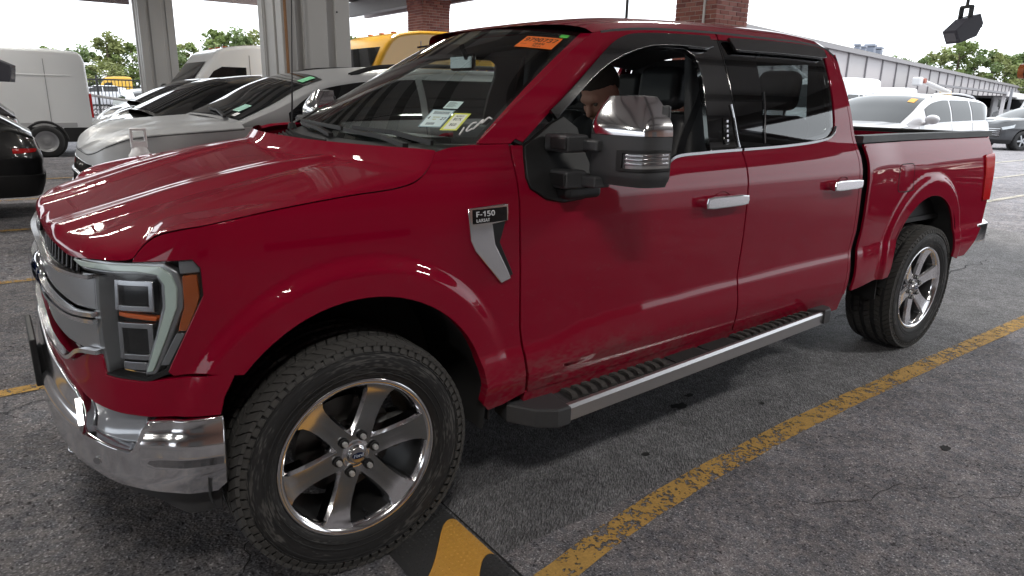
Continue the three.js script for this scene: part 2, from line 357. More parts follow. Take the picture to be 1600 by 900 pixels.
  // windscreen
  const ws = (u, v, o = 0) => { // u -1..1, v 0..1
    const a = Math.abs(u), b = V(0.385 + 0.115 * u * u, 1.385 + 0.032 * a * a, 0.872 * u), t = V(1.06 + (u < 0 ? 0.17 : 0.055) * u * u, 1.868 - (u < 0 ? 0.022 : 0.042) * Math.pow(a, 2.4), (u < 0 ? 0.65 : 0.70) * u);
    const p = b.lerp(t, v); const k = (0.036 * Math.sin(Math.PI * clamp(v, 0, 1))) * (1 - 0.75 * u * u) + o;
    return p.add(V(-0.62, 0.78, 0).multiplyScalar(k));
  };
  const screen = P('windshield', grid(40, 24, (u, v) => ws(u * 2 - 1, v).toArray()), glassClear);
  // black ceramic border on the glass
  const wsMap = (s, t) => ws(s, t, -0.004);
  const strip = (poly) => panel(poly, wsMap, { cell: 0.08, thick: 0 });
  P('glass_border', [strip([[-1, 0], [1, 0], [1, 0.05], [0, 0.035], [-1, 0.05]]), strip([[-1, 0.965], [1, 0.965], [1, 1], [-1, 1]]), strip([[0.955, 0.04], [1, 0.04], [1, 0.97], [0.955, 0.97]]), strip([[-1, 0.04], [-0.955, 0.04], [-0.955, 0.97], [-1, 0.97]]), strip([[-0.16, 0.97], [0.16, 0.97], [0.12, 0.84], [-0.12, 0.84]])], glossBlack, undefined, screen);

  // stickers and writing on the glass
  const sticker = (name, u0, v0, du, dv, mat, label, skew = 0) => {
    const g = grid(6, 6, (a, b) => ws(u0 + du * a + skew * b, v0 + dv * b, 0.0035).toArray());
    const m = P(name, g, mat, label, screen); return m;
  };
  const stTex = canvasTex(512, 256, (c, w, h) => { c.fillStyle = '#f2772b'; c.fillRect(0, 0, w, h); c.fillStyle = '#1a1410'; c.font = 'bold 118px sans-serif'; c.textAlign = 'center'; c.fillText('9790737', w / 2, 118); c.font = 'bold 60px sans-serif'; c.fillText('2BRN', w / 2 + 30, 184); c.font = 'bold 44px sans-serif'; c.fillText('P8/21', w / 2 + 30, 232); c.font = '20px sans-serif'; c.fillText('LANE RUN', 70, 180); });
  sticker('lot_number_sticker', 0.645, 0.79, 0.275, 0.115, M(0xffffff, 0.7, 0, { map: stTex }), 'orange sticker printed with the number 9790737');
  sticker('round_sticker', 0.88, 0.915, 0.06, 0.03, M(lin(0.12, 0.62, 0.10), 0.6), 'small bright green sticker');
  const insp = canvasTex(256, 256, (c, w, h) => { c.fillStyle = '#cfe3e4'; c.fillRect(0, 0, w, h); c.strokeStyle = '#4a7d8c'; c.lineWidth = 8; c.strokeRect(6, 6, w - 12, h - 12); c.fillStyle = '#20353c'; for (let i = 0; i < 46; i++) c.fillRect(40 + i * 4, 26, (i * 7) % 3 + 1, 40); c.font = 'bold 54px sans-serif'; c.fillText('4', 22, 140); c.fillText('27', 176, 150); c.font = 'bold 22px sans-serif'; c.fillStyle = '#8a9440'; c.fillText('E6F3257', 78, 120); c.fillText('LEJ4', 88, 150); c.fillStyle = '#20353c'; for (let i = 0; i < 24; i++) c.fillRect(60 + i * 4, 190, (i * 5) % 3 + 1, 34); });
  const insp2 = canvasTex(256, 256, (c, w, h) => { c.fillStyle = '#d7df5a'; c.fillRect(0, 0, w, h); c.fillStyle = '#e9eee2'; c.fillRect(34, 20, w - 68, h - 40); c.fillStyle = '#22301c'; c.font = 'bold 52px sans-serif'; c.textAlign = 'center'; c.fillText('BE7X', w / 2, 110); c.fillText('8GD', w / 2, 190); c.font = 'bold 30px sans-serif'; c.fillText('INSPECT', w / 2, 58); });
  const insp3 = canvasTex(256, 128, (c, w, h) => { c.fillStyle = '#bcd6d2'; c.fillRect(0, 0, w, h); c.fillStyle = '#33494c'; for (let i = 0; i < 5; i++) c.fillRect(30, 22 + i * 18, 120 + (i * 37) % 70, 7); });
  sticker('registration_sticker', 0.555, 0.105, 0.155, 0.125, M(0xffffff, 0.6, 0, { map: insp }), 'pale blue registration sticker');
  sticker('inspection_sticker', 0.72, 0.085, 0.105, 0.125, M(0xffffff, 0.6, 0, { map: insp2 }), 'yellow bordered inspection sticker');
  sticker('small_sticker', 0.615, 0.24, 0.10, 0.055, M(0xffffff, 0.6, 0, { map: insp3 }), 'small pale sticker with printed lines');
  { // chalk letters
    const st = (pts) => { const q = pts.map(([a, b]) => ws(0.855 + a * 0.11, 0.045 + b * 0.11 + a * 0.075, 0.004).toArray()); return tube(q, 0.0032, 24, 6); };
    P('chalk_writing', [st([[0.0, 0.55], [0.04, 0.3], [0.08, 0.02]]), st([[0.42, 0.62], [0.28, 0.66], [0.22, 0.38], [0.30, 0.10], [0.48, 0.16]]), st([[0.52, 0.1], [0.58, 0.42], [0.62, 0.7], [0.70, 0.36], [0.80, 0.72], [0.90, 0.62], [1.0, 0.5]])], M(lin(0.8, 0.8, 0.8), 0.9), 'white hand-written letters', screen);
  }
  // roof
  const gut = x => tab(x, [1.05, 1.11, 1.25, 1.4, 1.6, 2.0, 2.5, 2.78, 2.87, 2.92], [1.80, 1.822, 1.846, 1.862, 1.872, 1.88, 1.88, 1.868, 1.83, 1.79]);
  const yc = x => tab(x, [1.05, 1.2, 1.5, 2.0, 2.5, 2.75, 2.87, 2.93], [1.868, 1.903, 1.938, 1.958, 1.962, 1.95, 1.92, 1.885]);
  const roofGeo = grid(50, 36, (a, b) => {
    const q = b * 2 - 1, fx = 1.06 + (q < 0 ? 0.17 : 0.055) * q * q, x = mix(fx, 2.925, a), ze = skin(Math.max(x, 1), gut(x)).z;
    const k = Math.pow(Math.max(0, 1 - Math.pow(Math.abs(q), 3.2)), 0.62);
    return [x, mix(gut(x), yc(x), k), ze * Math.sign(q) * Math.pow(Math.abs(q), 0.93)];
  });
  const roof = P('roof', roofGeo, paintRed);
  // gutter line, dark, along the roof edge
  { const pts = []; for (let i = 0; i <= 30; i++) { const x = mix(1.16, 2.88, i / 30); const q = skin(x, gut(x) - 0.004); pts.push([q.x, q.y, q.z - 0.004]); } const g = sweep(pts, 0.012, 0.010); P2('roof_gutter', g, blackPlastic, roof); }
  P('roof_antenna_fin', extrude([[0, 0], [0.16, 0], [0.15, 0.012], [0.11, 0.028], [0.05, 0.012]], 0.03, 0.004).translate(2.55, 1.955, -0.015), glossBlack, undefined, roof);

  // A pillars and their return to the glass
  const pil = [[0.475, 1.418], [0.61, 1.416], [0.74, 1.502], [0.88, 1.598], [1.02, 1.695], [1.13, 1.772], [1.19, 1.812], [1.25, 1.836], [1.3, 1.853], [1.2, 1.842], [1.112, 1.82], [0.98, 1.748], [0.86, 1.672], [0.64, 1.532]];
  const pg = panel(pil, skin, { cell: 0.03, thick: 0.01 });
  const edge = [[0.475, 1.418], [0.64, 1.532], [0.86, 1.672], [0.98, 1.748], [1.112, 1.82]];
  const ec = t => { const L = (edge.length - 1) * t, i = Math.min(edge.length - 2, Math.floor(L)); const e = [mix(edge[i][0], edge[i + 1][0], L - i), mix(edge[i][1], edge[i + 1][1], L - i)]; return skin(e[0], e[1]); };
  const ret = grid(20, 2, (u, v) => ec(u).lerp(ws(0.985, u * 0.985, 0.001), v).toArray());
  P('windshield_pillar', [pg, ret], paintRed); P('windshield_pillar', mirrorZ(grid(20, 3, (u, v) => { const q = ws(-0.99, u * 0.99, 0.001); return [q.x + 0.10 * v + 0.02, q.y - 0.012 * v, -(q.z - 0.035 * v)]; })), paintRed);

  // doors --------------------------------------------------------------
  const fd = [[0.612, 1.407], [0.66, 1.405], [0.70, 1.29], [0.80, 1.284], [1.33, 1.292], [1.39, 1.316], [1.44, 1.340], [1.64, 1.351], [1.903, 1.357], [1.911, 1.21], [1.909, 0.94], [1.902, 0.72], [1.918, 0.497], [0.672, 0.482], [0.624, 0.75], [0.609, 1.12], [0.608, 1.27]];
  const rd = [[1.917, 1.357], [2.275, 1.366], [2.56, 1.383], [2.68, 1.402], [2.735, 1.436], [2.765, 1.60], [2.785, 1.79], [2.79, 1.862], [2.84, 1.845], [2.872, 1.70], [2.885, 1.55], [2.892, 1.41], [2.905, 1.22], [2.925, 0.89], [2.90, 0.75], [2.895, 0.528], [1.932, 0.499], [1.914, 0.72], [1.921, 0.94], [1.923, 1.21]];
  const cabStrip = [[2.85, 1.842], [2.885, 1.80], [2.905, 1.70], [2.917, 1.55], [2.922, 1.41], [2.937, 1.22], [2.958, 0.89], [2.928, 0.75], [2.932, 0.53], [2.902, 0.53], [2.907, 0.75], [2.932, 0.89], [2.912, 1.22], [2.898, 1.41], [2.891, 1.55], [2.878, 1.70]];
  const doorF = P('front_door', panel(fd, skin, { cell: 0.03, cellY: 0.0125, thick: 0.03 }), paintDusty);
  const doorR = P('rear_door', panel(rd, skin, { cell: 0.03, cellY: 0.0125, thick: 0.03 }), paintDusty);
  const doorFp = P('front_door', mirrorZ(panel(fd, skin, { cell: 0.06, cellY: 0.03, thick: 0.03 })), paintRed);
  const doorRp = P('rear_door', mirrorZ(panel(rd, skin, { cell: 0.06, cellY: 0.03, thick: 0.03 })), paintRed);
  const csg = panel(cabStrip, skin, { cell: 0.03, thick: 0.012 });
  P2('cab_gap_shade', panel([[2.90, 0.55], [3.08, 0.55], [3.08, 1.34], [2.90, 1.34]], skin, { cell: 0.06, thick: 0, off: -0.035 }), blackPlastic);  // black sheet standing for the shade in the gap between cab and bed
  P('cab_corner', csg, paintRed); P('cab_corner', mirrorZ(csg), paintRed);
  // rocker
  P('rocker_panel', both(panel([[0.665, 0.476], [2.93, 0.524], [2.93, 0.43], [0.665, 0.41]], skin, { cell: 0.06, thick: 0.04, off: -0.004 })), paintDusty);
  // dark sheet standing for the shade in the door shuts behind the gaps
  P('jamb_shade_sheet', both(panel([[0.58, 0.5], [2.93, 0.53], [2.93, 1.34], [0.58, 1.28]], skin, { cell: 0.1, thick: 0, off: -0.055 })), linerAndGapShade);

  // window surrounds, in the greenhouse plane
  const frameF = [[0.625, 1.424], [0.74, 1.512], [0.88, 1.606], [1.02, 1.703], [1.13, 1.780], [1.20, 1.818], [1.27, 1.842], [1.40, 1.858], [1.60, 1.868], [1.905, 1.876], [1.905, 1.362], [1.70, 1.355], [1.715, 1.58], [1.73, 1.70], [1.715, 1.765], [1.66, 1.795], [1.42, 1.795], [1.28, 1.775], [1.18, 1.735], [1.09, 1.685], [0.88, 1.545], [0.745, 1.44], [0.72, 1.30], [0.70, 1.296], [0.66, 1.41]];
  const redTop = [[0.64, 1.431], [0.74, 1.510], [0.88, 1.605], [1.02, 1.702], [1.13, 1.779], [1.20, 1.817], [1.27, 1.841], [1.40, 1.857], [1.60, 1.867], [1.903, 1.875], [1.903, 1.848], [1.6, 1.840], [1.40, 1.83], [1.29, 1.816], [1.21, 1.789], [1.14, 1.751], [0.88, 1.577], [0.76, 1.49], [0.665, 1.42]];
  P('door_frame', panel(frameF, skin, { cell: 0.04, thick: 0.02, off: -0.006 }), glossBlack, undefined, doorF);
  P('painted_frame', panel(redTop, skin, { cell: 0.04, thick: 0.01, off: -0.001 }), paintRed, undefined, doorF);
  const redTopR = [[1.917, 1.875], [2.4, 1.878], [2.70, 1.872], [2.79, 1.862], [2.79, 1.835], [2.70, 1.845], [2.4, 1.852], [1.917, 1.848]];
  P('painted_frame', panel(redTopR, skin, { cell: 0.04, thick: 0.01, off: -0.001 }), paintRed, undefined, doorR);
  const frameR = [[1.913, 1.874], [2.4, 1.877], [2.70, 1.87], [2.787, 1.858], [2.78, 1.79], [2.76, 1.60], [2.73, 1.438], [2.67, 1.406], [2.55, 1.388], [2.275, 1.371], [1.913, 1.362]];
  const holeR = [[2.10, 1.395], [2.15, 1.60], [2.175, 1.80], [2.72, 1.81], [2.735, 1.79], [2.715, 1.60], [2.70, 1.46], [2.64, 1.425], [2.5, 1.41]];
  // black B-pillar and border as strips round the glass
  P('door_frame', [panel([[1.913, 1.874], [2.165, 1.876], [2.165, 1.80], [2.145, 1.60], [2.095, 1.39], [2.09, 1.366], [1.913, 1.362]], skin, { cell: 0.04, thick: 0.02, off: -0.006 }),
    panel([[2.165, 1.876], [2.70, 1.87], [2.787, 1.858], [2.785, 1.80], [2.165, 1.80]], skin, { cell: 0.04, thick: 0.02, off: -0.007 }),
    panel([[2.785, 1.80], [2.76, 1.60], [2.73, 1.438], [2.67, 1.406], [2.55, 1.388], [2.275, 1.371], [2.09, 1.366], [2.095, 1.39], [2.5, 1.405], [2.64, 1.422], [2.70, 1.455], [2.722, 1.60], [2.74, 1.80]], skin, { cell: 0.03, thick: 0.02, off: -0.007 })], glossBlack, undefined, doorR);
  P('window_glass', panel([[1.92, 1.36], [2.10, 1.366], [2.5, 1.39], [2.66, 1.41], [2.72, 1.45], [2.745, 1.60], [2.765, 1.80], [2.76, 1.85], [1.92, 1.85]], skin, { cell: 0.05, thick: 0, off: -0.004 }), glassDark, 'dark tinted window', doorR);
  P('door_frame', mirrorZ(panel([...frameF.slice(0, 10), [1.905, 1.362], [1.70, 1.355], [1.715, 1.58], [1.73, 1.70], [1.715, 1.765], [1.66, 1.795], [1.42, 1.795], [1.28, 1.775], [1.18, 1.735], [1.09, 1.685], [0.88, 1.545], [0.745, 1.44], [0.72, 1.30], [0.70, 1.296], [0.66, 1.41]], skin, { cell: 0.06, thick: 0.02, off: -0.006 })), blackPlastic, undefined, doorFp);
  P('window_glass', mirrorZ(panel([[0.72, 1.30], [1.33, 1.30], [1.44, 1.345], [1.71, 1.358], [1.735, 1.70], [1.66, 1.80], [1.42, 1.80], [1.18, 1.74], [0.745, 1.44]], skin, { cell: 0.1, thick: 0, off: -0.012 })), glassTint, undefined, doorFp);
  P('window_glass', mirrorZ(panel([[1.92, 1.36], [2.10, 1.366], [2.5, 1.39], [2.66, 1.41], [2.72, 1.45], [2.745, 1.60], [2.765, 1.80], [2.76, 1.85], [1.92, 1.85]], skin, { cell: 0.1, thick: 0, off: -0.006 })), glassTint, undefined, doorRp);
  P('door_frame', mirrorZ(merge([panel([[1.913, 1.874], [2.04, 1.876], [2.0, 1.362], [1.913, 1.362]], skin, { cell: 0.08, thick: 0.02, off: -0.004 }), panel([[2.0, 1.876], [2.70, 1.87], [2.787, 1.858], [2.785, 1.82], [2.0, 1.82]], skin, { cell: 0.08, thick: 0.02, off: -0.003 })])), blackPlastic, undefined, doorRp);
  // belt mouldings
  const beltF = [[0.76, 1.287], [1.0, 1.287], [1.25, 1.290], [1.33, 1.296], [1.385, 1.319], [1.44, 1.343], [1.64, 1.355], [1.903, 1.361]], beltR = [[1.92, 1.361], [2.275, 1.370], [2.56, 1.387], [2.675, 1.405], [2.722, 1.43], [2.74, 1.455]];
  const mould = l => sweep(smoothPoly(l, 5).map(([x, y]) => { const q = skin(x, y); return [q.x, q.y, q.z + 0.002]; }), 0.012, 0.012);
  P('belt_moulding', mould(beltF), chromeDull, undefined, doorF); P('belt_moulding', mould(beltR), chromeDull, undefined, doorR);
  // rain visors
  const visF = [...smoothPoly([[0.80, 1.522], [0.88, 1.574], [1.14, 1.748], [1.21, 1.787], [1.29, 1.815], [1.40, 1.829], [1.6, 1.839], [1.82, 1.845]], 3), [1.825, 1.80], ...smoothPoly([[1.78, 1.793], [1.58, 1.792], [1.42, 1.782], [1.25, 1.742], [1.09, 1.675], [0.88, 1.537], [0.82, 1.495]], 3)];
  const visR = [...smoothPoly([[1.965, 1.846], [2.4, 1.852], [2.70, 1.845], [2.76, 1.833]], 3), [2.765, 1.80], ...smoothPoly([[2.73, 1.795], [2.4, 1.798], [1.99, 1.795]], 3)];
  P('rain_visor', panel(visF, skin, { cell: 0.03, thick: 0.012, off: 0.022 }), smokePlastic, undefined, doorF);
  P('rain_visor', panel(visR, skin, { cell: 0.03, thick: 0.012, off: 0.022 }), smokePlastic, undefined, doorR);
  // chrome divider strips on the B pillar and keypad
  const line = (a, b, w = 0.007, m = chromeDull, par = doorR) => { const pts = []; for (let i = 0; i <= 8; i++) { const q = skin(mix(a[0], b[0], i / 8), mix(a[1], b[1], i / 8)); pts.push([q.x, q.y, q.z + 0.001]); } return P('trim_strip', sweep(pts, w, 0.006), m, undefined, par); };
  line([2.10, 1.385], [2.155, 1.62], 0.005); line([1.90, 1.37], [1.885, 1.56], 0.004, chromeDull, doorF);
  const kp = P('entry_keypad', panel([[1.80, 1.39], [1.83, 1.391], [1.845, 1.50], [1.815, 1.50]], skin, { cell: 0.05, thick: 0.004, off: 0.001 }), glossBlack, undefined, doorF);
  for (let i = 0; i < 5; i++) { const q = skin(1.818 + 0.0035 * i, 1.402 + i * 0.021); P('key', box(0.014, 0.013, 0.006, q.x, q.y, q.z + 0.003, 0.002), chromeDull, undefined, kp); }
  // handles
  const handle = (x0, x1, y, par) => {
    const q0 = skin(x0, y), q1 = skin(x1, y), zc = (q0.z + q1.z) / 2, L = x1 - x0;
    // recessed cup: a dark-shadowed dish behind the grip
    P('handle_cup', new THREE.SphereGeometry(1, 24, 12, 0, Math.PI * 2, 0, Math.PI / 2).rotateX(-Math.PI / 2).scale(L * 0.22, 0.040, 0.012).translate((x0 + x1) / 2 + 0.005, y, zc + 0.0015).applyMatrix4(new THREE.Matrix4()), paintRed, undefined, par);
    const prof = [[0, -0.017], [L * 0.16, -0.021], [L * 0.84, -0.019], [L, -0.015], [L + 0.004, 0], [L, 0.015], [L * 0.84, 0.019], [L * 0.16, 0.021], [0, 0.017], [-0.004, 0]];
    P('door_handle', extrude(prof, 0.014, 0.006).translate(x0, y, zc + 0.026), chrome, undefined, par);
    P('handle_mount', [box(0.05, 0.030, 0.03, x0 + 0.025, y, zc + 0.012, 0.006), box(0.05, 0.028, 0.03, x1 - 0.025, y, zc + 0.012, 0.006)], chrome, undefined, par);
  };
  handle(1.585, 1.862, 1.147, doorF); handle(2.604, 2.862, 1.163, doorR);
  // wing vent with badge
  const v0 = [[0.384, 1.208], [0.542, 1.214], [0.541, 1.163], [0.474, 1.155], [0.487, 1.08], [0.557, 0.955], [0.520, 0.944], [0.412, 1.068], [0.394, 1.105]];
  const vent = P('wing_vent', panel(v0, skin, { cell: 0.02, thick: 0.012, off: 0.013, round: 0.005 }), chrome);
  P('vent_opening', panel([[0.478, 1.152], [0.536, 1.158], [0.512, 1.085], [0.572, 0.965], [0.557, 0.957], [0.489, 1.08]], skin, { cell: 0.02, thick: 0.004, off: 0.004 }), blackPlastic, undefined, vent);
  const bt = canvasTex(512, 160, (c, w, h) => { c.fillStyle = '#0b0b0d'; c.fillRect(0, 0, w, h); c.fillStyle = '#d9dade'; c.save(); c.scale(1.35, 1); c.font = 'bold 86px sans-serif'; c.fillText('F-150', 28, 84); c.restore(); c.save(); c.scale(1.2, 1); c.font = 'bold 50px sans-serif'; c.fillText('LARIAT', 36, 144); c.restore(); });
  P('name_badge', grid(8, 2, (u, v) => { const q = skin(mix(0.397, 0.536, u), mix(1.160, 1.207, v) + 0.002 * u); return [q.x, q.y, q.z + 0.0152]; }), M(0xffffff, 0.25, 0, { map: bt }), 'black badge lettered F-150 LARIAT', vent);

  // bed ------------------------------------------------------------------
  const bedP = [[3.005, 1.362], [3.43, 1.362], [3.85, 1.371], [4.77, 1.379], [4.775, 1.262], [4.625, 1.25], [4.695, 0.945], [4.80, 0.935], [4.80, 0.786], [4.70, 0.66], [4.57, 0.56], [4.40, 0.562], ...archR.slice(1, -1), [3.42, 0.562], [3.25, 0.560], [3.00, 0.541], [3.005, 0.75], [3.03, 0.89], [3.024, 1.18]];
  const bg = panel(bedP, skin, { cell: 0.0135, thick: 0.010 });
  const bedS = P('bed_side', bg, paintDusty); const bedSp = P('bed_side', mirrorZ(panel(bedP, skin, { cell: 0.08, thick: 0.035 })), paintRed);
  const railG = (() => { const pts = []; for (let i = 0; i <= 20; i++) { const x = mix(2.975, 4.79, i / 20); const q = skin(x, 1.375); pts.push([x, 1.388 + 0.006 * (x - 3) / 1.8, q.z - 0.03]); } return sweep(pts, 0.085, 0.036); })();
  P('bed_rail_cap', railG, greyPlastic, undefined, bedS); P('bed_rail_cap', mirrorZ(railG), greyPlastic, undefined, bedSp);
  const bed = P('bed_floor', box(1.78, 0.03, 1.74, 3.87, 0.86, 0), blackPlastic);
  P('bed_liner', [box(1.78, 0.5, 0.03, 3.87, 1.115, 0.84), box(1.78, 0.5, 0.03, 3.87, 1.115, -0.84), box(0.04, 0.5, 1.7, 2.99, 1.115, 0)], blackPlastic, undefined, bed);
  for (let i = 0; i < 16; i++) P('liner_rib', box(0.045, 0.44, 0.014, 3.05 + i * 0.11, 1.10, -0.822), blackPlastic, undefined, bed);
  const tg = P('tailgate', box(0.05, 0.62, 1.72, 4.785, 1.06, 0, 0.012), paintRed);
  P('tailgate_cap', box(0.07, 0.03, 1.72, 4.785, 1.386, 0, 0.01), blackPlastic, undefined, tg);
  const tl = [[4.632, 1.248], [4.778, 1.26], [4.805, 0.942], [4.703, 0.945]];
  const tlg = panel(tl, skin, { cell: 0.03, thick: 0.03, off: 0.012, round: 0.006 });
  const lamp = P('tail_lamp', tlg, redLens); P('tail_lamp', mirrorZ(tlg), redLens);
  P('lamp_end', box(0.03, 0.30, 0.10, 4.80, 1.10, 0.88, 0.012), M(lin(0.5, 0.2, 0.18), 0.2), undefined, lamp);
  const fuel = [...roundRect(3.43, 1.078, 3.612, 1.232, 0.03, 5)];
  P('fuel_door', panel(fuel, skin, { cell: 0.02, thick: 0.004, off: 0.0015, round: 0.002 }), paintRed, undefined, bedS);
  { const pts = roundRect(3.426, 1.074, 3.616, 1.236, 0.034, 5).map(([x, y]) => skin(x, y).toArray()); P('fuel_door_gap', tube(pts, 0.0026, 60, 5, true), linerAndGapShade, undefined, bedS); }
  const rb = P('rear_bumper', both(merge([box(0.16, 0.17, 0.93, 4.86, 0.70, 0.465, 0.03), box(0.20, 0.15, 0.05, 4.80, 0.70, 0.93, 0.02)])), chrome);
  { const zr = y => skin(2.9, y).z - 0.012; const L = [[0.5], [0.9], [1.2], [1.42], [1.6], [1.78], [1.83]].map(([y]) => [zr(y), y]);
    const out = [...L, ...L.slice().reverse().map(([z, y]) => [-z, y])];
    const g = extrude(out, 0.02, 0, [[[-0.64, 1.40], [-0.60, 1.78], [0.60, 1.78], [0.64, 1.40]]]).rotateY(Math.PI / 2).translate(2.905, 0, 0); P('cab_back', g, paintRed); P('rear_trim', extrude(out.map(([z, y]) => [z * 0.985, y]), 0.008, 0, [[[-0.64, 1.40], [-0.60, 1.78], [0.60, 1.78], [0.64, 1.40]]]).rotateY(Math.PI / 2).translate(2.893, 0, 0), trimGrey); }
  P('rear_window', box(0.006, 0.42, 1.30, 2.912, 1.59, 0), glassTint);

  // nose: grille, lamps, bumper -------------------------------------------------
  const fr = (poly, o, extra = {}) => panel(poly, skin, { cell: 0.025, thick: 0.02, off: o, ...extra });
  P('grille_backing', both(fr([[-0.75, 1.10], [-0.75, 0.80], [-1.0, 0.785], [S_FRONT, 0.785], [S_FRONT, 1.11]], -0.055, { thick: 0 })), linerAndGapShade);
  const grille = P('grille_bar', both(fr([[-0.812, 1.066], [-0.803, 0.982], [-0.95, 0.972], [-1.1, 0.972], [S_FRONT, 0.972], [S_FRONT, 1.05], [-1.1, 1.05], [-0.95, 1.056]], -0.006, { round: 0.006 })), satin);
  P('grille_bar', both(fr([[-0.80, 0.946], [-0.792, 0.868], [-0.91, 0.852], [-1.05, 0.842], [S_FRONT, 0.842], [S_FRONT, 0.925], [-1.05, 0.925], [-0.95, 0.933]], -0.008, { round: 0.006 })), satin);
  const lip = (l, w = 0.012, o = 0.006) => sweep(smoothPoly(l, 5).map(([s, y]) => { const q = skin(s, y), n = skin(s - 0.001, y).sub(skin(s + 0.001, y)).cross(V(0, 1, 0)).normalize(); return q.addScaledVector(n, -o).toArray(); }), 0.018, w);
  const lipL = l => both(lip(l));
  P('chrome_lip', lipL([[-0.80, 0.968], [-0.95, 0.956], [-1.15, 0.955], [S_FRONT, 0.955]]), chrome, undefined, grille);
  P('chrome_lip', lipL([[-0.795, 0.950], [-0.95, 0.938], [-1.15, 0.932], [S_FRONT, 0.932]]), chrome, undefined, grille);
  P('chrome_lip', lipL([[-0.812, 1.072], [-0.95, 1.064], [-1.1, 1.058], [S_FRONT, 1.06]]), chrome, undefined, grille);
  P('chrome_lip', lipL([[-0.792, 0.862], [-0.90, 0.846], [-1.0, 0.80], [-1.15, 0.795], [S_FRONT, 0.80]]), chrome, undefined, grille);
  for (let i = 0; i < 11; i++) for (const sg of [1, -1]) { const s = -0.93 - i * 0.05; const a = skin(s, 1.062), b = skin(s, 1.108); P('grille_fin', bar([a.x + 0.012, a.y, sg * a.z], [b.x + 0.012, b.y, sg * b.z], 0.007, 6), glossBlack, undefined, grille); }
  { const e = P('nose_emblem', new THREE.SphereGeometry(1, 32, 16).scale(0.03, 0.058, 0.145).translate(-0.775, 0.95, 0), chrome);
    const et = canvasTex(512, 224, (c, w, h) => { c.fillStyle = '#11265e'; c.fillRect(0, 0, w, h); c.fillStyle = '#e6e8ee'; c.font = 'italic bold 150px serif'; c.textAlign = 'center'; c.fillText('Ford', w / 2, 160); });
    P('emblem_face', new THREE.CircleGeometry(1, 40).scale(0.125, 0.046, 1).rotateY(-Math.PI / 2).translate(-0.806, 0.95, 0), M(0xffffff, 0.2, 0, { map: et }), undefined, e); }
  // head lamps
  const hl = [[-0.985, 1.102], [-0.90, 1.078], [-0.818, 1.074], [-0.806, 0.88], [-0.785, 0.80], [-0.642, 0.795], [-0.578, 0.826], [-0.506, 0.948], [-0.462, 1.034], [-0.463, 1.110], [-0.482, 1.132], [-0.655, 1.121], [-0.80, 1.118]];
  const lampMat = M(lin(0.030, 0.031, 0.034), 0.35);
  const clearLens = M(lin(0.93, 0.95, 0.96), 0.02, 0, { transmission: 1, thickness: 0, ior: 1.5 });
  const head = (mir) => {
    const f = g => mir ? mirrorZ(g) : g;
    const h = P('headlamp', f(fr(hl, -0.058, { thick: 0 })), lampMat);
    P('lamp_bezel', f(merge([fr([[-0.46, 1.034], [-0.463, 1.110], [-0.482, 1.134], [-0.655, 1.123], [-0.655, 1.130], [-0.476, 1.143], [-0.452, 1.114], [-0.449, 1.032], [-0.496, 0.942], [-0.568, 0.814], [-0.64, 0.786], [-0.785, 0.791], [-0.785, 0.80], [-0.642, 0.795], [-0.578, 0.826], [-0.506, 0.948]], -0.004, { cell: 0.02, thick: 0.045, round: 0.001 })])), blackPlastic, undefined, h);
    const dl = P('daytime_lamp', f(fr([[-0.985, 1.102], [-0.80, 1.114], [-0.655, 1.117], [-0.57, 1.117], [-0.535, 1.096], [-0.52, 1.055], [-0.525, 1.0], [-0.566, 0.914], [-0.617, 0.812], [-0.645, 0.806], [-0.602, 0.913], [-0.574, 1.0], [-0.574, 1.065], [-0.59, 1.088], [-0.65, 1.094], [-0.82, 1.088], [-0.905, 1.084]], -0.012, { cell: 0.015, thick: 0.03, round: 0.008 })), satin, undefined, h);
    P('light_guide', f(fr([[-0.95, 1.1005], [-0.80, 1.1075], [-0.655, 1.111], [-0.58, 1.110], [-0.548, 1.092], [-0.533, 1.054], [-0.538, 1.0], [-0.576, 0.914], [-0.622, 0.820], [-0.637, 0.816], [-0.596, 0.913], [-0.563, 1.0], [-0.562, 1.062], [-0.582, 1.092], [-0.65, 1.099], [-0.82, 1.095], [-0.90, 1.091]], -0.004, { cell: 0.012, thick: 0.012, round: 0.004 })), drlMat, undefined, dl);
    P('corner_reflector', f(fr([[-0.522, 1.126], [-0.482, 1.128], [-0.468, 1.108], [-0.468, 1.098], [-0.52, 1.094]], -0.016, { thick: 0.02 })), satin, undefined, h);
    P('turn_signal', f(fr([[-0.512, 1.084], [-0.478, 1.087], [-0.475, 1.03], [-0.483, 1.005], [-0.515, 0.934], [-0.536, 0.934], [-0.513, 1.0]], -0.010, { thick: 0.02, round: 0.004 })), amberMat, undefined, h);
    P('lower_reflector', f(fr([[-0.545, 0.922], [-0.52, 0.922], [-0.575, 0.835], [-0.60, 0.832]], -0.016, { thick: 0.02 })), satin, undefined, h);
    const sq = (a, b, c, d, inset) => { // projector module: chrome frame round a dark lens
      const o = [[a, b], [c, b], [c, d], [a, d]], q = 0.012;
      P('projector_frame', f(merge([fr([[a, b], [c, b], [c, b + q], [a, b + q]], -0.022), fr([[a, d - q], [c, d - q], [c, d], [a, d]], -0.022), fr([[a, b], [a + q, b], [a + q, d], [a, d]], -0.021), fr([[c - q, b], [c, b], [c, d], [c - q, d]], -0.021)])), chromeDull, undefined, h);
      P('projector_lens', f(fr([[a + q, b + q], [c - q, b + q], [c - q, d - q], [a + q, d - q]], -0.034, { round: 0.01 })), glossBlack, undefined, h);
    };
    sq(-0.742, 0.985, -0.612, 1.068); sq(-0.735, 0.845, -0.622, 0.948);
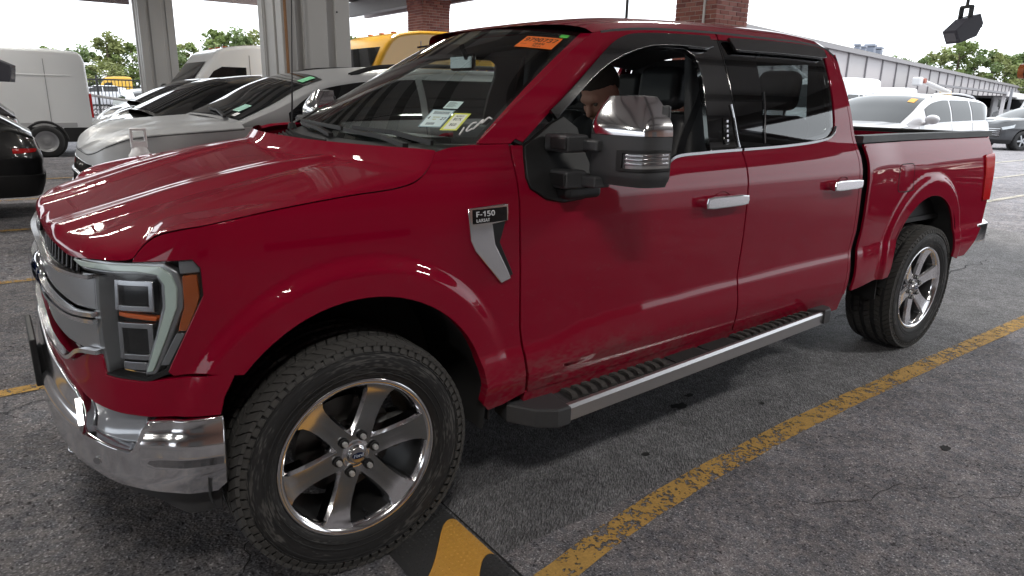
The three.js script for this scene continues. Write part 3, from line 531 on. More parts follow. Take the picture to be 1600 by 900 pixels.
    P('amber_bar', f(fr([[-0.735, 0.976], [-0.612, 0.966], [-0.612, 0.958], [-0.735, 0.968]], -0.028)), M(lin(0.62, 0.12, 0.02), 0.3), undefined, h);
    P('lamp_divider', f(fr([[-0.818, 1.07], [-0.80, 1.07], [-0.79, 0.90], [-0.772, 0.806], [-0.783, 0.803], [-0.805, 0.88]], -0.006, { thick: 0.05 })), M(lin(0.16, 0.165, 0.175), 0.3), undefined, h);
    P('bottom_reflector', f(fr([[-0.735, 0.832], [-0.645, 0.832], [-0.652, 0.812], [-0.735, 0.812]], -0.03)), chromeDull, undefined, h);
    P('lamp_lens', f(fr([[-0.818, 1.078], [-0.806, 0.88], [-0.785, 0.80], [-0.642, 0.795], [-0.578, 0.826], [-0.506, 0.948], [-0.462, 1.034], [-0.463, 1.110], [-0.482, 1.132], [-0.655, 1.121], [-0.80, 1.118]], -0.002, { thick: 0 })), clearLens, undefined, h);
  };
  head(false); head(true);
  // bumper, chrome with a deep lamp recess
  const bskin = (s, y) => { const q = skin(s, y), n = skin(s - 0.001, 0.6).sub(skin(s + 0.001, 0.6)).cross(V(0, 1, 0)).normalize(); return q.addScaledVector(n, -(0.014 * sst(-0.40, -0.55, s) + 0.012 * sst(0.66, 0.60, y) * sst(0.44, 0.52, y))); };
  const bp = [[-0.442, 0.680], [-0.632, 0.674], [-0.648, 0.655], [-0.664, 0.606], [-0.682, 0.588], [-0.85, 0.612], [-0.872, 0.63], [-0.915, 0.695], [-0.935, 0.709], [-1.10, 0.734], [-1.3, 0.738], [S_FRONT, 0.738], [S_FRONT, 0.50], [-1.2, 0.502], [-1.01, 0.508], [-0.82, 0.498], [-0.664, 0.466], [-0.548, 0.442], [-0.473, 0.434], [-0.446, 0.46]];
  const bump = P('front_bumper', both(panel(bp, bskin, { cell: 0.02, thick: 0.05, round: 0.008 })), chrome);
  P2('fog_recess', panel([[-0.925, 0.708], [-0.636, 0.684], [-0.66, 0.60], [-0.68, 0.58], [-0.86, 0.604]], bskin, { cell: 0.03, thick: 0, off: -0.045 }), blackPlastic, bump);
  P2('fog_lamp', panel([[-0.895, 0.694], [-0.66, 0.676], [-0.672, 0.634], [-0.69, 0.62], [-0.85, 0.634]], bskin, { cell: 0.03, thick: 0.015, off: -0.032, round: 0.006 }), M(lin(0.34, 0.36, 0.40), 0.15, 0.3, { clearcoat: 1 }), undefined, bump);
  P2('recess_lip', sweep([[-0.632, 0.672], [-0.65, 0.652], [-0.666, 0.603], [-0.684, 0.585], [-0.85, 0.609], [-0.874, 0.628], [-0.918, 0.694]].map(([s, y]) => bskin(s, y).toArray()), 0.014, 0.014), chrome, bump);
  { const q = bskin(-0.80, 0.545); P('parking_sensor', new THREE.CylinderGeometry(0.011, 0.011, 0.012, 18).rotateX(Math.PI / 2).rotateY(-0.75).translate(q.x, q.y, q.z), chromeDull, undefined, bump); }
  P('air_deflector', both(panel([[-0.468, 0.425], [-0.56, 0.436], [-0.68, 0.46], [-0.82, 0.49], [-1.0, 0.50], [S_FRONT, 0.50], [S_FRONT, 0.44], [-0.9, 0.43], [-0.655, 0.398], [-0.565, 0.345], [-0.47, 0.338]], skin, { cell: 0.03, thick: 0.02, off: -0.02 })), greyPlastic);
  P('plate_bracket', box(0.02, 0.17, 0.34, -0.838, 0.66, 0, 0.006), blackPlastic);
  P2('tow_hook', tube([[-0.70, 0.475, 0.47], [-0.775, 0.468, 0.47], [-0.79, 0.462, 0.487], [-0.775, 0.458, 0.505], [-0.70, 0.458, 0.505]], 0.010, 24, 8), chromeDull);

  // running boards -----------------------------------------------------------------
  const rbO = x => 0.418 + 0.044 * (x - 0.8), rbI = x => 0.436 + 0.016 * (x - 0.8), rbYZ = (x, z) => mix(rbI(x), rbO(x), (z - 0.89) / 0.17);
  const runBoard = (mir) => {
    const f = g => mir ? mirrorZ(g) : g, x0 = 0.74, x1 = 2.62, n = 20;
    const along = (y0, z0, y1, z1, xa = x0, xb = x1) => grid(n, 1, (u, v) => { const x = mix(xa, xb, u), z = mix(z0, z1, v); return [x, rbYZ(x, z) + mix(y0, y1, v), z]; });
    const b = P('running_board', f(merge([along(0, 0.88, 0, 1.05), along(-0.05, 0.88, -0.065, 1.05), along(0, 0.88, -0.05, 0.88)])), greyPlastic);
    P('outer_edge', f(merge([along(0.004, 1.040, 0.004, 1.056), along(0.004, 1.056, -0.010, 1.063), along(-0.010, 1.063, -0.066, 1.056), along(-0.066, 1.056, -0.068, 1.035)])), aluminium, undefined, b);
    P('inner_edge', f(merge([along(0.006, 0.88, 0.006, 0.930), along(0.006, 0.930, 0.0, 0.934)])), M(lin(0.30, 0.29, 0.28), 0.5, 0.6), undefined, b);
    for (const [xa, xb] of [[0.84, 1.42], [1.92, 2.54]]) P('step_pad', f(along(0.003, 0.936, 0.003, 1.038, xa, xb)), rubber, undefined, b);
    for (const [xa, xb, k] of [[0.87, 1.40, 11], [1.94, 2.52, 12]]) for (let i = 0; i < k; i++) { const x = mix(xa, xb, i / (k - 1)); P('tread_bar', f(sweep([[x - 0.014, rbYZ(x, 0.94) + 0.007, 0.94], [x + 0.004, rbYZ(x, 0.97) + 0.009, 0.97], [x + 0.004, rbYZ(x, 1.005) + 0.009, 1.005], [x - 0.010, rbYZ(x, 1.034) + 0.007, 1.034]], 0.024, 0.010)), rubberWorn, undefined, b); }
    for (const [xa, xb] of [[1.46, 1.66], [1.69, 1.88]]) P('step_inlay', f(sweep([[xa, rbYZ(xa, 0.987) + 0.002, 0.987], [xb, rbYZ(xb, 0.987) + 0.002, 0.987]], 0.085, 0.006)), rubber, undefined, b);
    const capPts = [[0.01, 0.86], [0.10, 0.86], [0.10, 1.062], [0.045, 1.062], [-0.03, 1.02], [-0.10, 0.94], [-0.10, 0.87]];
    const cap = (x, sx) => { const g = extrude(capPts.map(([a, z]) => [a * sx, z]), 0.062, 0.008).rotateX(Math.PI / 2).translate(x, 0, 0), p = g.attributes.position; for (let i = 0; i < p.count; i++) p.setY(i, p.getY(i) + rbYZ(x, p.getZ(i)) + 0.003); return g; };
    P('end_cap', f(cap(0.70, 1)), greyPlastic, undefined, b); P('end_cap', f(cap(2.68, -0.8)), greyPlastic, undefined, b);
    for (const x of [1.0, 1.7, 2.4]) P('bracket', f(bar([x, rbYZ(x, 0.92) - 0.03, 0.92], [x, 0.46, 0.70], 0.018)), underMat, undefined, b);
  };
  runBoard(false); runBoard(true);

  // underbody and wheel houses
  P('frame_rail', [box(5.2, 0.14, 0.10, 1.95, 0.52, 0.48), box(5.2, 0.14, 0.10, 1.95, 0.52, -0.48), box(2.2, 0.06, 1.5, 1.8, 0.50, 0), bar([3.95, 0.412, -0.8], [3.95, 0.412, 0.8], 0.05), new THREE.SphereGeometry(0.16, 16, 12).translate(3.95, 0.412, 0), bar([0, 0.412, -0.8], [0, 0.412, 0.8], 0.04), box(0.5, 0.3, 0.7, 0.1, 0.6, 0)], underMat);
  const house = (cx, cy, R) => { const g = grid(28, 1, (u, v) => { const a = mix(-0.25, Math.PI + 0.25, u); return [cx + R * Math.cos(a), cy + R * Math.sin(a), mix(0.975, 0.55, v)]; }); const w = new THREE.CircleGeometry(R + 0.01, 28, -0.25, Math.PI + 0.5).translate(cx, cy, 0.55); return merge([g, w]); };
  for (const [c, R] of [[FW, 0.482], [RW, 0.452]]) { const g = house(c[0], c[1], R); P('wheel_house', g, underMat); P('wheel_house', mirrorZ(g), underMat); }
  const flap = merge([box(0.012, 0.14, 0.15, 3.40, 0.48, 0.86, 0.004)]).rotateZ(0); P2('mud_flap', flap, blackPlastic);
  P2('splash_guard', box(0.012, 0.20, 0.17, 0.50, 0.50, 0.87, 0.004), blackPlastic);
}
// ---------------------------------------------------------------- wheels of the pickup
function tyreParts(R, W, rimR, blocks = 72) { // axis along z, outer face at +z; centred
  const h = W / 2, pr = [[rimR - 0.012, -h + 0.03], [rimR + 0.004, -h + 0.012], [rimR + 0.05, -h - 0.002], [(R + rimR) / 2 + 0.01, -h - 0.008], [R - 0.035, -h + 0.004], [R - 0.014, -h + 0.016], [R - 0.010, -h + 0.03], [R - 0.009, 0], [R - 0.010, h - 0.03], [R - 0.014, h - 0.016], [R - 0.035, h - 0.004], [(R + rimR) / 2 + 0.012, h + 0.008], [rimR + 0.052, h + 0.003], [rimR + 0.03, h - 0.002], [rimR + 0.012, h - 0.004], [rimR + 0.002, h - 0.014], [rimR - 0.012, h - 0.03]];
  const carcass = new THREE.LatheGeometry(pr.map(p => new THREE.Vector2(p[0], p[1])), 96).rotateX(Math.PI / 2);
  const tread = [];
  const ribs = [[-0.43, 0.10, 0.012], [-0.235, 0.115, -0.006], [0, 0.12, 0.008], [0.235, 0.115, -0.006], [0.43, 0.10, 0.012]];
  ribs.forEach(([zc, w, sk], ri) => {
    const edge = Math.abs(zc) > 0.4;
    for (let i = 0; i < blocks; i++) {
      const a = (i + (ri % 2) * 0.5) / blocks * Math.PI * 2, L = 2 * Math.PI * R / blocks * 0.84;
      const g = new THREE.BoxGeometry(L, 0.012, w * W * (edge ? 1.25 : 1));
      const p = g.attributes.position;
      for (let k = 0; k < p.count; k++) { const z = p.getZ(k); p.setX(k, p.getX(k) + sk * Math.sign(zc || 1) * z / (w * W) * 2); if (edge && z * zc > 0) { p.setY(k, p.getY(k) - 0.009); p.setZ(k, z + Math.sign(zc) * 0.004); } }
      g.rotateY(0).translate(0, R - 0.006, zc * W).rotateZ(a); g.computeVertexNormals(); tread.push(g);
    }
  });
  if (blocks > 40) for (const sg of [1]) for (let i = 0; i < blocks; i++) { // shoulder lugs on the outer flank
    const a = i / blocks * Math.PI * 2; tread.push(new THREE.BoxGeometry(2 * Math.PI * R / blocks * 0.66, 0.022, 0.007).rotateX(-0.35).translate(0, R - 0.030, sg * (h - 0.002)).rotateZ(a));
  }
  return [carcass, merge(tread)];
}
const [tyreGeo, treadGeo] = tyreParts(0.412, 0.285, 0.272);
const tyreTex = (() => { const n = 512, a = tileNoise(n, 128, 83), b = tileNoise(n, 24, 89), c = tileNoise(n, 8, 97);
  return dataTex(n, (i, j) => { const v = j / n, k = j * n + i, near = Math.exp(-Math.pow((v - 0.60) / 0.07, 2)); const q = sst(0.50, 0.72, 0.4 * a[k] + 0.35 * b[k] + 0.3 * c[k] + 0.14 * near - 0.06); return [0.135 + 0.17 * q + 0.03 * (a[k] - 0.5), 0.135 + 0.165 * q + 0.03 * (a[k] - 0.5), 0.14 + 0.155 * q + 0.03 * (a[k] - 0.5)]; }, true); })();
const tyreMat = new THREE.MeshStandardMaterial({ color: 0xffffff, map: tyreTex, roughness: 0.62 });
const ribRings = merge([0.300, 0.318, 0.352, 0.366].map((r, i) => new THREE.TorusGeometry(r, 0.0016, 5, 96).translate(0, 0, [0.1462, 0.1500, 0.1492, 0.1468][i])));
const letterRing = new THREE.TorusGeometry(0.305, 0.0022, 6, 96).translate(0, 0, 0.1465);
const rimBarrel = new THREE.LatheGeometry([[0.250, -0.12], [0.245, 0.02], [0.250, 0.09], [0.262, 0.118], [0.270, 0.130], [0.274, 0.136], [0.276, 0.132], [0.274, 0.12], [0.262, 0.10], [0.258, -0.12]].map(p => new THREE.Vector2(p[0], p[1])), 96).rotateX(Math.PI / 2);
const rimLip = new THREE.LatheGeometry([[0.246, 0.105], [0.252, 0.125], [0.262, 0.134], [0.271, 0.138], [0.276, 0.134]].map(p => new THREE.Vector2(p[0], p[1])), 96).rotateX(Math.PI / 2);
const spokeGeo = (() => { // flat-faced, with a chamfer either side and a flared foot at the rim
  const st = [[0.045, 0.036, 0.096], [0.085, 0.033, 0.099], [0.125, 0.031, 0.102], [0.165, 0.032, 0.106], [0.205, 0.036, 0.113], [0.232, 0.043, 0.121], [0.250, 0.056, 0.128], [0.262, 0.068, 0.131]];
  const sec = (w, z) => [[-w - 0.011, z - 0.055], [-w - 0.008, z - 0.013], [-w, z], [-w * 0.2, z - 0.0015], [w * 0.2, z - 0.0015], [w, z], [w + 0.008, z - 0.013], [w + 0.011, z - 0.055]];
  const pos = [], idx = [];
  for (const [r, w, z] of st) for (const [y, zz] of sec(w, z)) pos.push(r, y, zz);
  for (let i = 0; i + 1 < st.length; i++) for (let k = 0; k < 7; k++) { const a = i * 8 + k, b = a + 8; idx.push(a, b, a + 1, b, b + 1, a + 1); }
  const g = new THREE.BufferGeometry(); g.setAttribute('position', new THREE.Float32BufferAttribute(pos, 3)); g.setIndex(idx); g.computeVertexNormals();
  return toCreasedNormals(g, 0.45);
})();
const hubGeo = new THREE.LatheGeometry([[0.0, 0.100], [0.034, 0.101], [0.04, 0.097], [0.05, 0.095], [0.082, 0.093], [0.094, 0.084], [0.098, 0.06], [0.098, 0.03]].map(p => new THREE.Vector2(p[0], p[1])), 48).rotateX(Math.PI / 2);
const hubCap = new THREE.LatheGeometry([[0, 0.116], [0.024, 0.115], [0.030, 0.111], [0.034, 0.098]].map(p => new THREE.Vector2(p[0], p[1])), 36).rotateX(Math.PI / 2);
const nutHole = new THREE.CylinderGeometry(0.0165, 0.0165, 0.004, 20).rotateX(Math.PI / 2), nutGeo = new THREE.CylinderGeometry(0.0085, 0.0105, 0.026, 6).rotateX(Math.PI / 2);
const discGeo = merge([new THREE.CylinderGeometry(0.175, 0.175, 0.03, 48).rotateX(Math.PI / 2), new THREE.CylinderGeometry(0.09, 0.09, 0.06, 32).rotateX(Math.PI / 2).translate(0, 0, 0.02)]);
const caliperGeo = merge([box(0.12, 0.10, 0.09, 0.165, 0.02, 0.02, 0.02), new THREE.CylinderGeometry(0.026, 0.026, 0.10, 16).rotateX(Math.PI / 2).translate(0.16, 0.045, 0.02), new THREE.CylinderGeometry(0.026, 0.026, 0.10, 16).rotateX(Math.PI / 2).translate(0.17, -0.02, 0.02)]);
const capTex = canvasTex(128, 64, (c, w, h) => { c.fillStyle = '#101d3c'; c.fillRect(0, 0, w, h); c.fillStyle = '#cfd4df'; c.font = 'italic bold 44px serif'; c.textAlign = 'center'; c.fillText('Ford', 64, 46); });
const nutMat = M(lin(0.6, 0.6, 0.6), 0.3, 0.5), capMat = M(0xffffff, 0.2, 0, { map: capTex }), discMat = M(lin(0.12, 0.115, 0.11), 0.45, 0.8), barrelMat = M(lin(0.05, 0.05, 0.052), 0.4, 0.6);
function truckWheel(x, z, spin, steer, flip) {
  const w = new THREE.Group(); w.name = 'wheel'; w.position.set(x, 0.408, z); w.rotation.y = steer + (flip ? Math.PI : 0); truck.add(w);
  const A = (n, g, m, par = w) => { const q = part(par, n, g, m); return q; };
  const t = A('tyre', tyreGeo, tyreMat); const tr = A('tread', treadGeo, rubberWorn); tr.userData.kind = 'stuff';
  A('sidewall_ring', ribRings, rubber);
  const r = A('rim', rimLip, chrome); A('rim_barrel', rimBarrel, barrelMat);
  for (let i = 0; i < 6; i++) {
    const a = spin + i * Math.PI / 3; A('spoke', spokeGeo.clone().rotateZ(a), chrome);
    const b = a, nx = 0.066 * Math.cos(b), ny = 0.066 * Math.sin(b);
    A('lug_seat', nutHole.clone().translate(nx, ny, 0.103), blackPlastic); A('lug_nut', nutGeo.clone().translate(nx, ny, 0.106), nutMat);
  }
  A('hub', hubGeo, chrome); A('hub_cap', hubCap, chromeDull); A('cap_emblem', new THREE.CircleGeometry(1, 24).scale(0.022, 0.011, 1).translate(0, 0, 0.1167), capMat);
  A('brake_disc', discGeo.clone().translate(0, 0, -0.01), discMat); A('brake_caliper', caliperGeo.clone().translate(0, 0, -0.02), M(lin(0.16, 0.16, 0.16), 0.5, 0.5));
  A('valve_stem', new THREE.CylinderGeometry(0.004, 0.004, 0.03, 8).rotateX(Math.PI / 2).translate(0.225 * Math.cos(-1.47), 0.225 * Math.sin(-1.47), 0.10), blackPlastic);
}
truckWheel(-0.018, 0.825, 0.17, 0.0, false); truckWheel(3.955, 0.82, 0.32, 0, false);
truckWheel(-0.018, -0.825, 0.5, 0.0, true); truckWheel(3.955, -0.82, 0.1, 0, true);

// ---------------------------------------------------------------- towing mirrors
function towMirror(mir) {
  const f = g => mir ? mirrorZ(g) : g;
  const g = new THREE.Group(); g.name = 'side_mirror'; truck.add(g); if (mir) g.position.x = -0.2;
  const A = (n, geo, m, l) => part(g, n, f(geo), m, l);
  // head: front cover lofted in y; plan section faces forward (-x)
  const sec = (y, t) => { // plan outline at height y: inner-front, outer-front, outer-rear, inner-rear (rounded)
    const top = Math.pow(clamp((y - 1.47) / 0.115, 0, 1), 1.6), bot = sst(1.32, 1.284, y);
    const xi = 0.852 + 0.05 * top + 0.015 * bot, xo = 0.866 + 0.055 * top + 0.012 * bot, xr = 0.985;
    const zi = 1.045 + 0.03 * top + 0.010 * bot, zo = 1.308 - 0.085 * top - 0.016 * bot;
    const pts = [[xr, zi], [xi + 0.05, zi], [xi + 0.010, zi + 0.003], [xi, zi + 0.014], [xi - 0.004, zi + 0.05], [mix(xi, xo, 0.5) - 0.008, mix(zi, zo, 0.5)], [xo, zo - 0.045], [xo + 0.014, zo - 0.014], [xo + 0.045, zo], [xr, zo + 0.006]];
    const c = new THREE.CatmullRomCurve3(pts.map(p => V(p[0], y, p[1])), false, 'centripetal', 0.5); return c.getPoint(t);
  };
  const shell = (y0, y1, n, o = 0) => grid(36, n, (u, v) => { const q = sec(mix(y0, y1, v), u); return [q.x, q.y, q.z]; });
  A('mirror_cap', merge([shell(1.455, 1.583, 12), grid(36, 4, (u, v) => { const q = sec(1.583, u); return [mix(q.x, 0.96, v), 1.583 + 0.004 * Math.sin(v * 1.57), mix(q.z, 1.16, v)]; })]), chrome, 'chrome mirror cap');
  A('mirror_shell', merge([shell(1.284, 1.453, 14), grid(36, 4, (u, v) => { const q = sec(1.284, u); return [mix(q.x, 0.96, v), 1.284 - 0.004 * Math.sin(v * 1.57), mix(q.z, 1.17, v)]; }), box(0.014, 0.27, 0.24, 0.985, 1.42, 1.175, 0.01)]), greyPlastic);
  A('mirror_glass', box(0.004, 0.24, 0.21, 0.994, 1.42, 1.175), mirrorMat);
  const lampMap = (s, t) => sec(t, s);
  A('mirror_lamp', panel([[0.62, 1.345], [0.985, 1.350], [0.985, 1.403], [0.62, 1.398]], lampMap, { cell: 0.03, cellY: 0.02, thick: 0.006, off: 0.004, round: 0.004 }), M(lin(0.42, 0.42, 0.43), 0.12, 0.5, { clearcoat: 1 }));
  A('lamp_surround', merge([panel([[0.58, 1.338], [0.99, 1.343], [0.99, 1.350], [0.58, 1.345]], lampMap, { cell: 0.03, thick: 0.004, off: 0.006 }), panel([[0.58, 1.398], [0.99, 1.403], [0.99, 1.410], [0.58, 1.405]], lampMap, { cell: 0.03, thick: 0.004, off: 0.006 }), panel([[0.575, 1.340], [0.60, 1.340], [0.60, 1.405], [0.575, 1.405]], lampMap, { cell: 0.03, thick: 0.004, off: 0.0062 })]), blackPlastic);
  A('lamp_bar', merge([0.362, 0.376, 0.389].map(q => panel([[0.62, 1 + q], [0.97, 1.003 + q], [0.97, 1.007 + q], [0.62, 1.004 + q]], lampMap, { cell: 0.04, thick: 0.003, off: 0.009 }))), chromeDull);
  // arms and sail
  for (const [y, hh] of [[1.418, 0.062], [1.292, 0.064]]) {
    A('mirror_arm', merge([box(0.105, hh, 0.13, 0.80, y, 0.985, 0.012), box(0.075, hh * 0.62, 0.12, 0.86, y - 0.004, 1.06, 0.008)]), greyPlastic);
    A('arm_cover', box(0.012, hh * 0.68, 0.085, 0.748, y, 1.005, 0.005), blackPlastic);
  }
  A('mirror_base', merge([panel([[0.665, 1.40], [0.645, 1.30], [0.655, 1.265], [0.72, 1.225], [0.80, 1.208], [0.90, 1.215], [0.95, 1.26], [0.95, 1.32], [0.92, 1.46], [0.86, 1.50], [0.80, 1.475], [0.74, 1.44]], skin, { cell: 0.04, thick: 0.02, off: 0.012, round: 0.006 }), box(0.17, 0.05, 0.12, 0.85, 1.245, 0.985, 0.02)]), blackPlastic);
}
towMirror(false); towMirror(true);

// ---------------------------------------------------------------- wipers, aerial
{
  P('wiper', [sweep([[0.36, 1.392, 0.60], [0.395, 1.408, 0.35], [0.40, 1.414, 0.12], [0.41, 1.418, -0.05]], 0.022, 0.016), sweep([[0.425, 1.405, 0.68], [0.44, 1.425, 0.35], [0.425, 1.428, 0.0]], 0.012, 0.018)], blackPlastic);
  P('wiper', [sweep([[0.37, 1.39, -0.12], [0.40, 1.412, -0.35], [0.43, 1.42, -0.62]], 0.022, 0.016), sweep([[0.415, 1.42, -0.1], [0.43, 1.425, -0.4], [0.47, 1.43, -0.75]], 0.012, 0.018)], blackPlastic);
  P('aerial', [bar([0.435, 1.40, -0.80], [0.448, 1.60, -0.80], 0.006, 8, 0.004), bar([0.448, 1.60, -0.80], [0.49, 2.35, -0.80], 0.003, 6), new THREE.CylinderGeometry(0.016, 0.024, 0.03, 16).translate(0.435, 1.40, -0.80)], blackPlastic);
}

// ---------------------------------------------------------------- cabin
{
  P('cabin_floor', box(2.4, 0.04, 1.72, 1.75, 0.56, 0), underMat);
  P('headliner', grid(16, 8, (u, v) => { const x = mix(1.16, 2.88, u), z = mix(-0.715, 0.715, v); return [x, 1.845 + 0.05 * Math.sin(u * Math.PI) - 0.075 * Math.pow(Math.abs(z) / 0.70, 4), z]; }), trimGrey);
  P('dashboard', [box(0.50, 0.16, 1.56, 0.80, 1.29, 0, 0.05), box(0.30, 0.46, 1.54, 0.74, 1.02, 0, 0.05), box(0.10, 0.13, 0.34, 0.98, 1.40, 0.42, 0.04), box(0.03, 0.20, 0.34, 1.05, 1.34, 0, 0.01), box(0.7, 0.34, 0.30, 1.25, 0.80, 0, 0.05)], leather);
  const wheelTilt = new THREE.TorusGeometry(0.185, 0.016, 10, 40).rotateY(Math.PI / 2).rotateZ(-0.35).translate(1.12, 1.24, 0.42);
  P('steering_wheel', [wheelTilt, bar([1.06, 1.22, 0.42], [0.92, 1.16, 0.42], 0.04), box(0.05, 0.11, 0.13, 1.105, 1.235, 0.42, 0.02), bar([1.12, 1.235, 0.25], [1.12, 1.235, 0.59], 0.014)], leather);
  P('rear_view_mirror', [box(0.03, 0.078, 0.20, 1.02, 1.725, -0.05, 0.014), bar([0.98, 1.80, 0], [1.01, 1.74, 0], 0.012)], glossBlack);
  const seat = (x, z, w, rear) => {
    const s = P(rear ? 'rear_seat' : 'front_seat', [box(0.52, 0.17, w, x - 0.16, 0.86, z, 0.06), box(0.15, 0.62, w * 0.96, 0, 0, 0, 0.065).rotateZ(-0.22).translate(x + 0.16, 1.20, z)], leather);
    const ws = rear ? 0.24 : 0.27;
    P('headrest', box(0.12, 0.21, ws, 0, 0, 0, 0.05).rotateZ(-0.12).translate(x + (rear ? 0.25 : 0.26), rear ? 1.635 : 1.63, z), leather, undefined, s);
    P('headrest_post', [bar([x + 0.22, 1.44, z - 0.06], [x + 0.25, 1.56, z - 0.06], 0.007), bar([x + 0.22, 1.44, z + 0.06], [x + 0.25, 1.56, z + 0.06], 0.007)], chromeDull, undefined, s);
  };
  seat(1.68, 0.40, 0.52); seat(1.68, -0.40, 0.52); seat(2.45, 0.56, 0.46, true); seat(2.45, 0.0, 0.5, true); seat(2.45, -0.56, 0.46, true); 
  P2('centre_pillar', (box(0.16, 1.25, 0.05, 1.92, 1.23, 0.80, 0.02).applyMatrix4(new THREE.Matrix4().makeShear(0, 0, 0, -0.10, 0, 0))), trimGrey);
  P('seat_belt', [sweep([[1.90, 1.66, 0.70], [1.80, 1.4, 0.68], [1.72, 1.0, 0.66]], 0.004, 0.045, [1, 0, 0])], leather);
}

P2('door_card', panel([[0.75, 0.60], [2.86, 0.60], [2.86, 1.36], [1.44, 1.33], [0.75, 1.27]], skin, { cell: 0.2, thick: 0.01, off: -0.075 }), leather);
// ---------------------------------------------------------------- ground
const asphaltTex = (() => {
  const n = 1024, a = tileNoise(n, 340, 3), b = tileNoise(n, 180, 5), c = tileNoise(n, 60, 9), d = tileNoise(n, 12, 17), e = tileNoise(n, 512, 23);
  const map = dataTex(n, (i, j) => { const k = j * n + i; const fleck = a[k] > 0.80 ? (a[k] - 0.80) * 1.5 : 0, pit = b[k] < 0.24 ? (0.24 - b[k]) * 1.2 : 0; let v = 0.465 + 0.19 * (a[k] - 0.5) + 0.11 * (c[k] - 0.5) + 0.10 * (d[k] - 0.5) + 0.14 * (e[k] - 0.5) + fleck - pit; const w = (c[k] - 0.5) * 0.022; return [v + 0.006 + w, v - 0.002, v + 0.014 - w]; }, true);
  const bump = dataTex(n, (i, j) => { const k = j * n + i; const v = 0.45 * a[k] + 0.35 * b[k] + 0.2 * e[k]; return [v, v, v]; });
  return { map, bump };
})();
const smoothTex = (() => { // finer, combed surface
  const n = 1024, a = tileNoise(n, 340, 31), c = tileNoise(n, 40, 37), d = tileNoise(n, 10, 41), e = tileNoise(n, 512, 43);
  const at = (t, i, j) => t[((j % n) + n) % n * n + ((i % n) + n) % n];
  const map = dataTex(n, (i, j) => { const q = (at(a, i * 1 + j, j) + at(a, i + j, j + 3) + at(a, i + j, j + 6)) / 3; const v = 0.455 + 0.42 * (q - 0.5) + 0.08 * (c[j * n + i] - 0.5) + 0.07 * (d[j * n + i] - 0.5) + 0.10 * (e[j * n + i] - 0.5) + (e[j * n + i] > 0.95 ? 0.10 : 0); return [v + 0.002, v, v + 0.010]; }, true);
  const bump = dataTex(n, (i, j) => { const v = (at(a, i + j, j) + at(a, i + j, j + 2) + at(a, i + j, j + 4)) / 3 * 0.75 + 0.25 * e[j * n + i]; return [v, v, v]; });
  return { map, bump };
})();
const planeUV = (x0, x1, z0, z1, y, nx, nz, tile, tint) => {
  const g = grid(nx, nz, (u, v) => [mix(x0, x1, u), y, mix(z1, z0, v)]);
  const p = g.attributes.position, uv = g.attributes.uv, col = new Float32Array(p.count * 3);
  for (let i = 0; i < p.count; i++) { uv.setXY(i, p.getX(i) / tile, p.getZ(i) / tile); const t = tint ? tint(p.getX(i), p.getZ(i)) : 1; col[i * 3] = t; col[i * 3 + 1] = t; col[i * 3 + 2] = t; }
  g.setAttribute('color', new THREE.BufferAttribute(col, 3)); g.computeVertexNormals(); return g;
};
const blotch = (x, z) => 1 + 0.16 * noise3.noise(x * 0.35, 3.1, z * 0.35) + 0.16 * noise3.noise(x * 1.3, 7.7, z * 1.3) + 0.10 * noise3.noise(x * 4.2, 1.7, z * 4.2);
const asphaltMat = new THREE.MeshStandardMaterial({ color: 0xffffff, map: asphaltTex.map, bumpMap: asphaltTex.bump, bumpScale: 0.005, roughness: 0.88, vertexColors: true });
const smoothMat = new THREE.MeshStandardMaterial({ color: 0xffffff, map: smoothTex.map, bumpMap: smoothTex.bump, bumpScale: 0.012, roughness: 0.78, vertexColors: true });
struct('ground', planeUV(-350, 350, -350, 350, -0.004, 140, 140, 3.1, blotch), asphaltMat);
struct('lane_surface', planeUV(-6, 0.10, -4, 5, 0, 90, 120, 2.1, (x, z) => 0.72 * blotch(x, z)), asphaltMat);  // tint darkened ahead of the hump to follow the weaker light there
struct('lane_surface', planeUV(0.36, 9.8, -4, 1.19, 0.001, 160, 90, 1.45, blotch), smoothMat);
struct('lane_surface', planeUV(0.36, 9.8, 1.19, 6, 0.0005, 160, 80, 1.45, blotch), asphaltMat);
// painted lines, worn: flakes of paint as a ragged sheet
const lineMat = (hex) => { const n = 1024, a = tileNoise(n, 230, 51), b = tileNoise(n, 64, 53), c = tileNoise(n, 480, 57), e = tileNoise(n, 9, 59);
  const col = new THREE.Color(hex);
  const map = dataTex(n, (i, j) => { const k = j * n + i, w = 0.86 + 0.2 * (b[k] - 0.5) + 0.3 * (c[k] - 0.5); return [col.r * w, col.g * w, col.b * w]; });
  const alpha = dataTex(n, (i, j) => { const k = j * n + i; const v = 0.55 * a[k] + 0.35 * b[k] + 0.25 * c[k]; const q = 0.30 + 0.26 * e[k], o = sst(q, q + 0.07, v); return [o, o, o]; });
  return new THREE.MeshStandardMaterial({ map, alphaMap: alpha, transparent: true, roughness: 0.8 }); };
const yellowLine = lineMat(0xc19a55), paleLine = lineMat(0xb9b4a6);
function lineX(name, x0, x1, zz, w, mat, y = 0.005, wob = 0.006) {
  const zf = typeof zz === 'function' ? zz : () => zz;
  const n = Math.max(4, Math.ceil((x1 - x0) / 0.05));
  const g = grid(n, 2, (u, v) => { const x = mix(x0, x1, u), z = zf(x); return [x, y, z + (0.5 - v) * (w + wob * noise3.noise(x * 9, z, 0)) + wob * noise3.noise(x * 3, z + 5, 1)]; });
  const p = g.attributes.position, uv = g.attributes.uv; for (let i = 0; i < p.count; i++) uv.setXY(i, p.getX(i) / 2.3, p.getZ(i) / 2.3);
  return struct(name, g, mat);
}
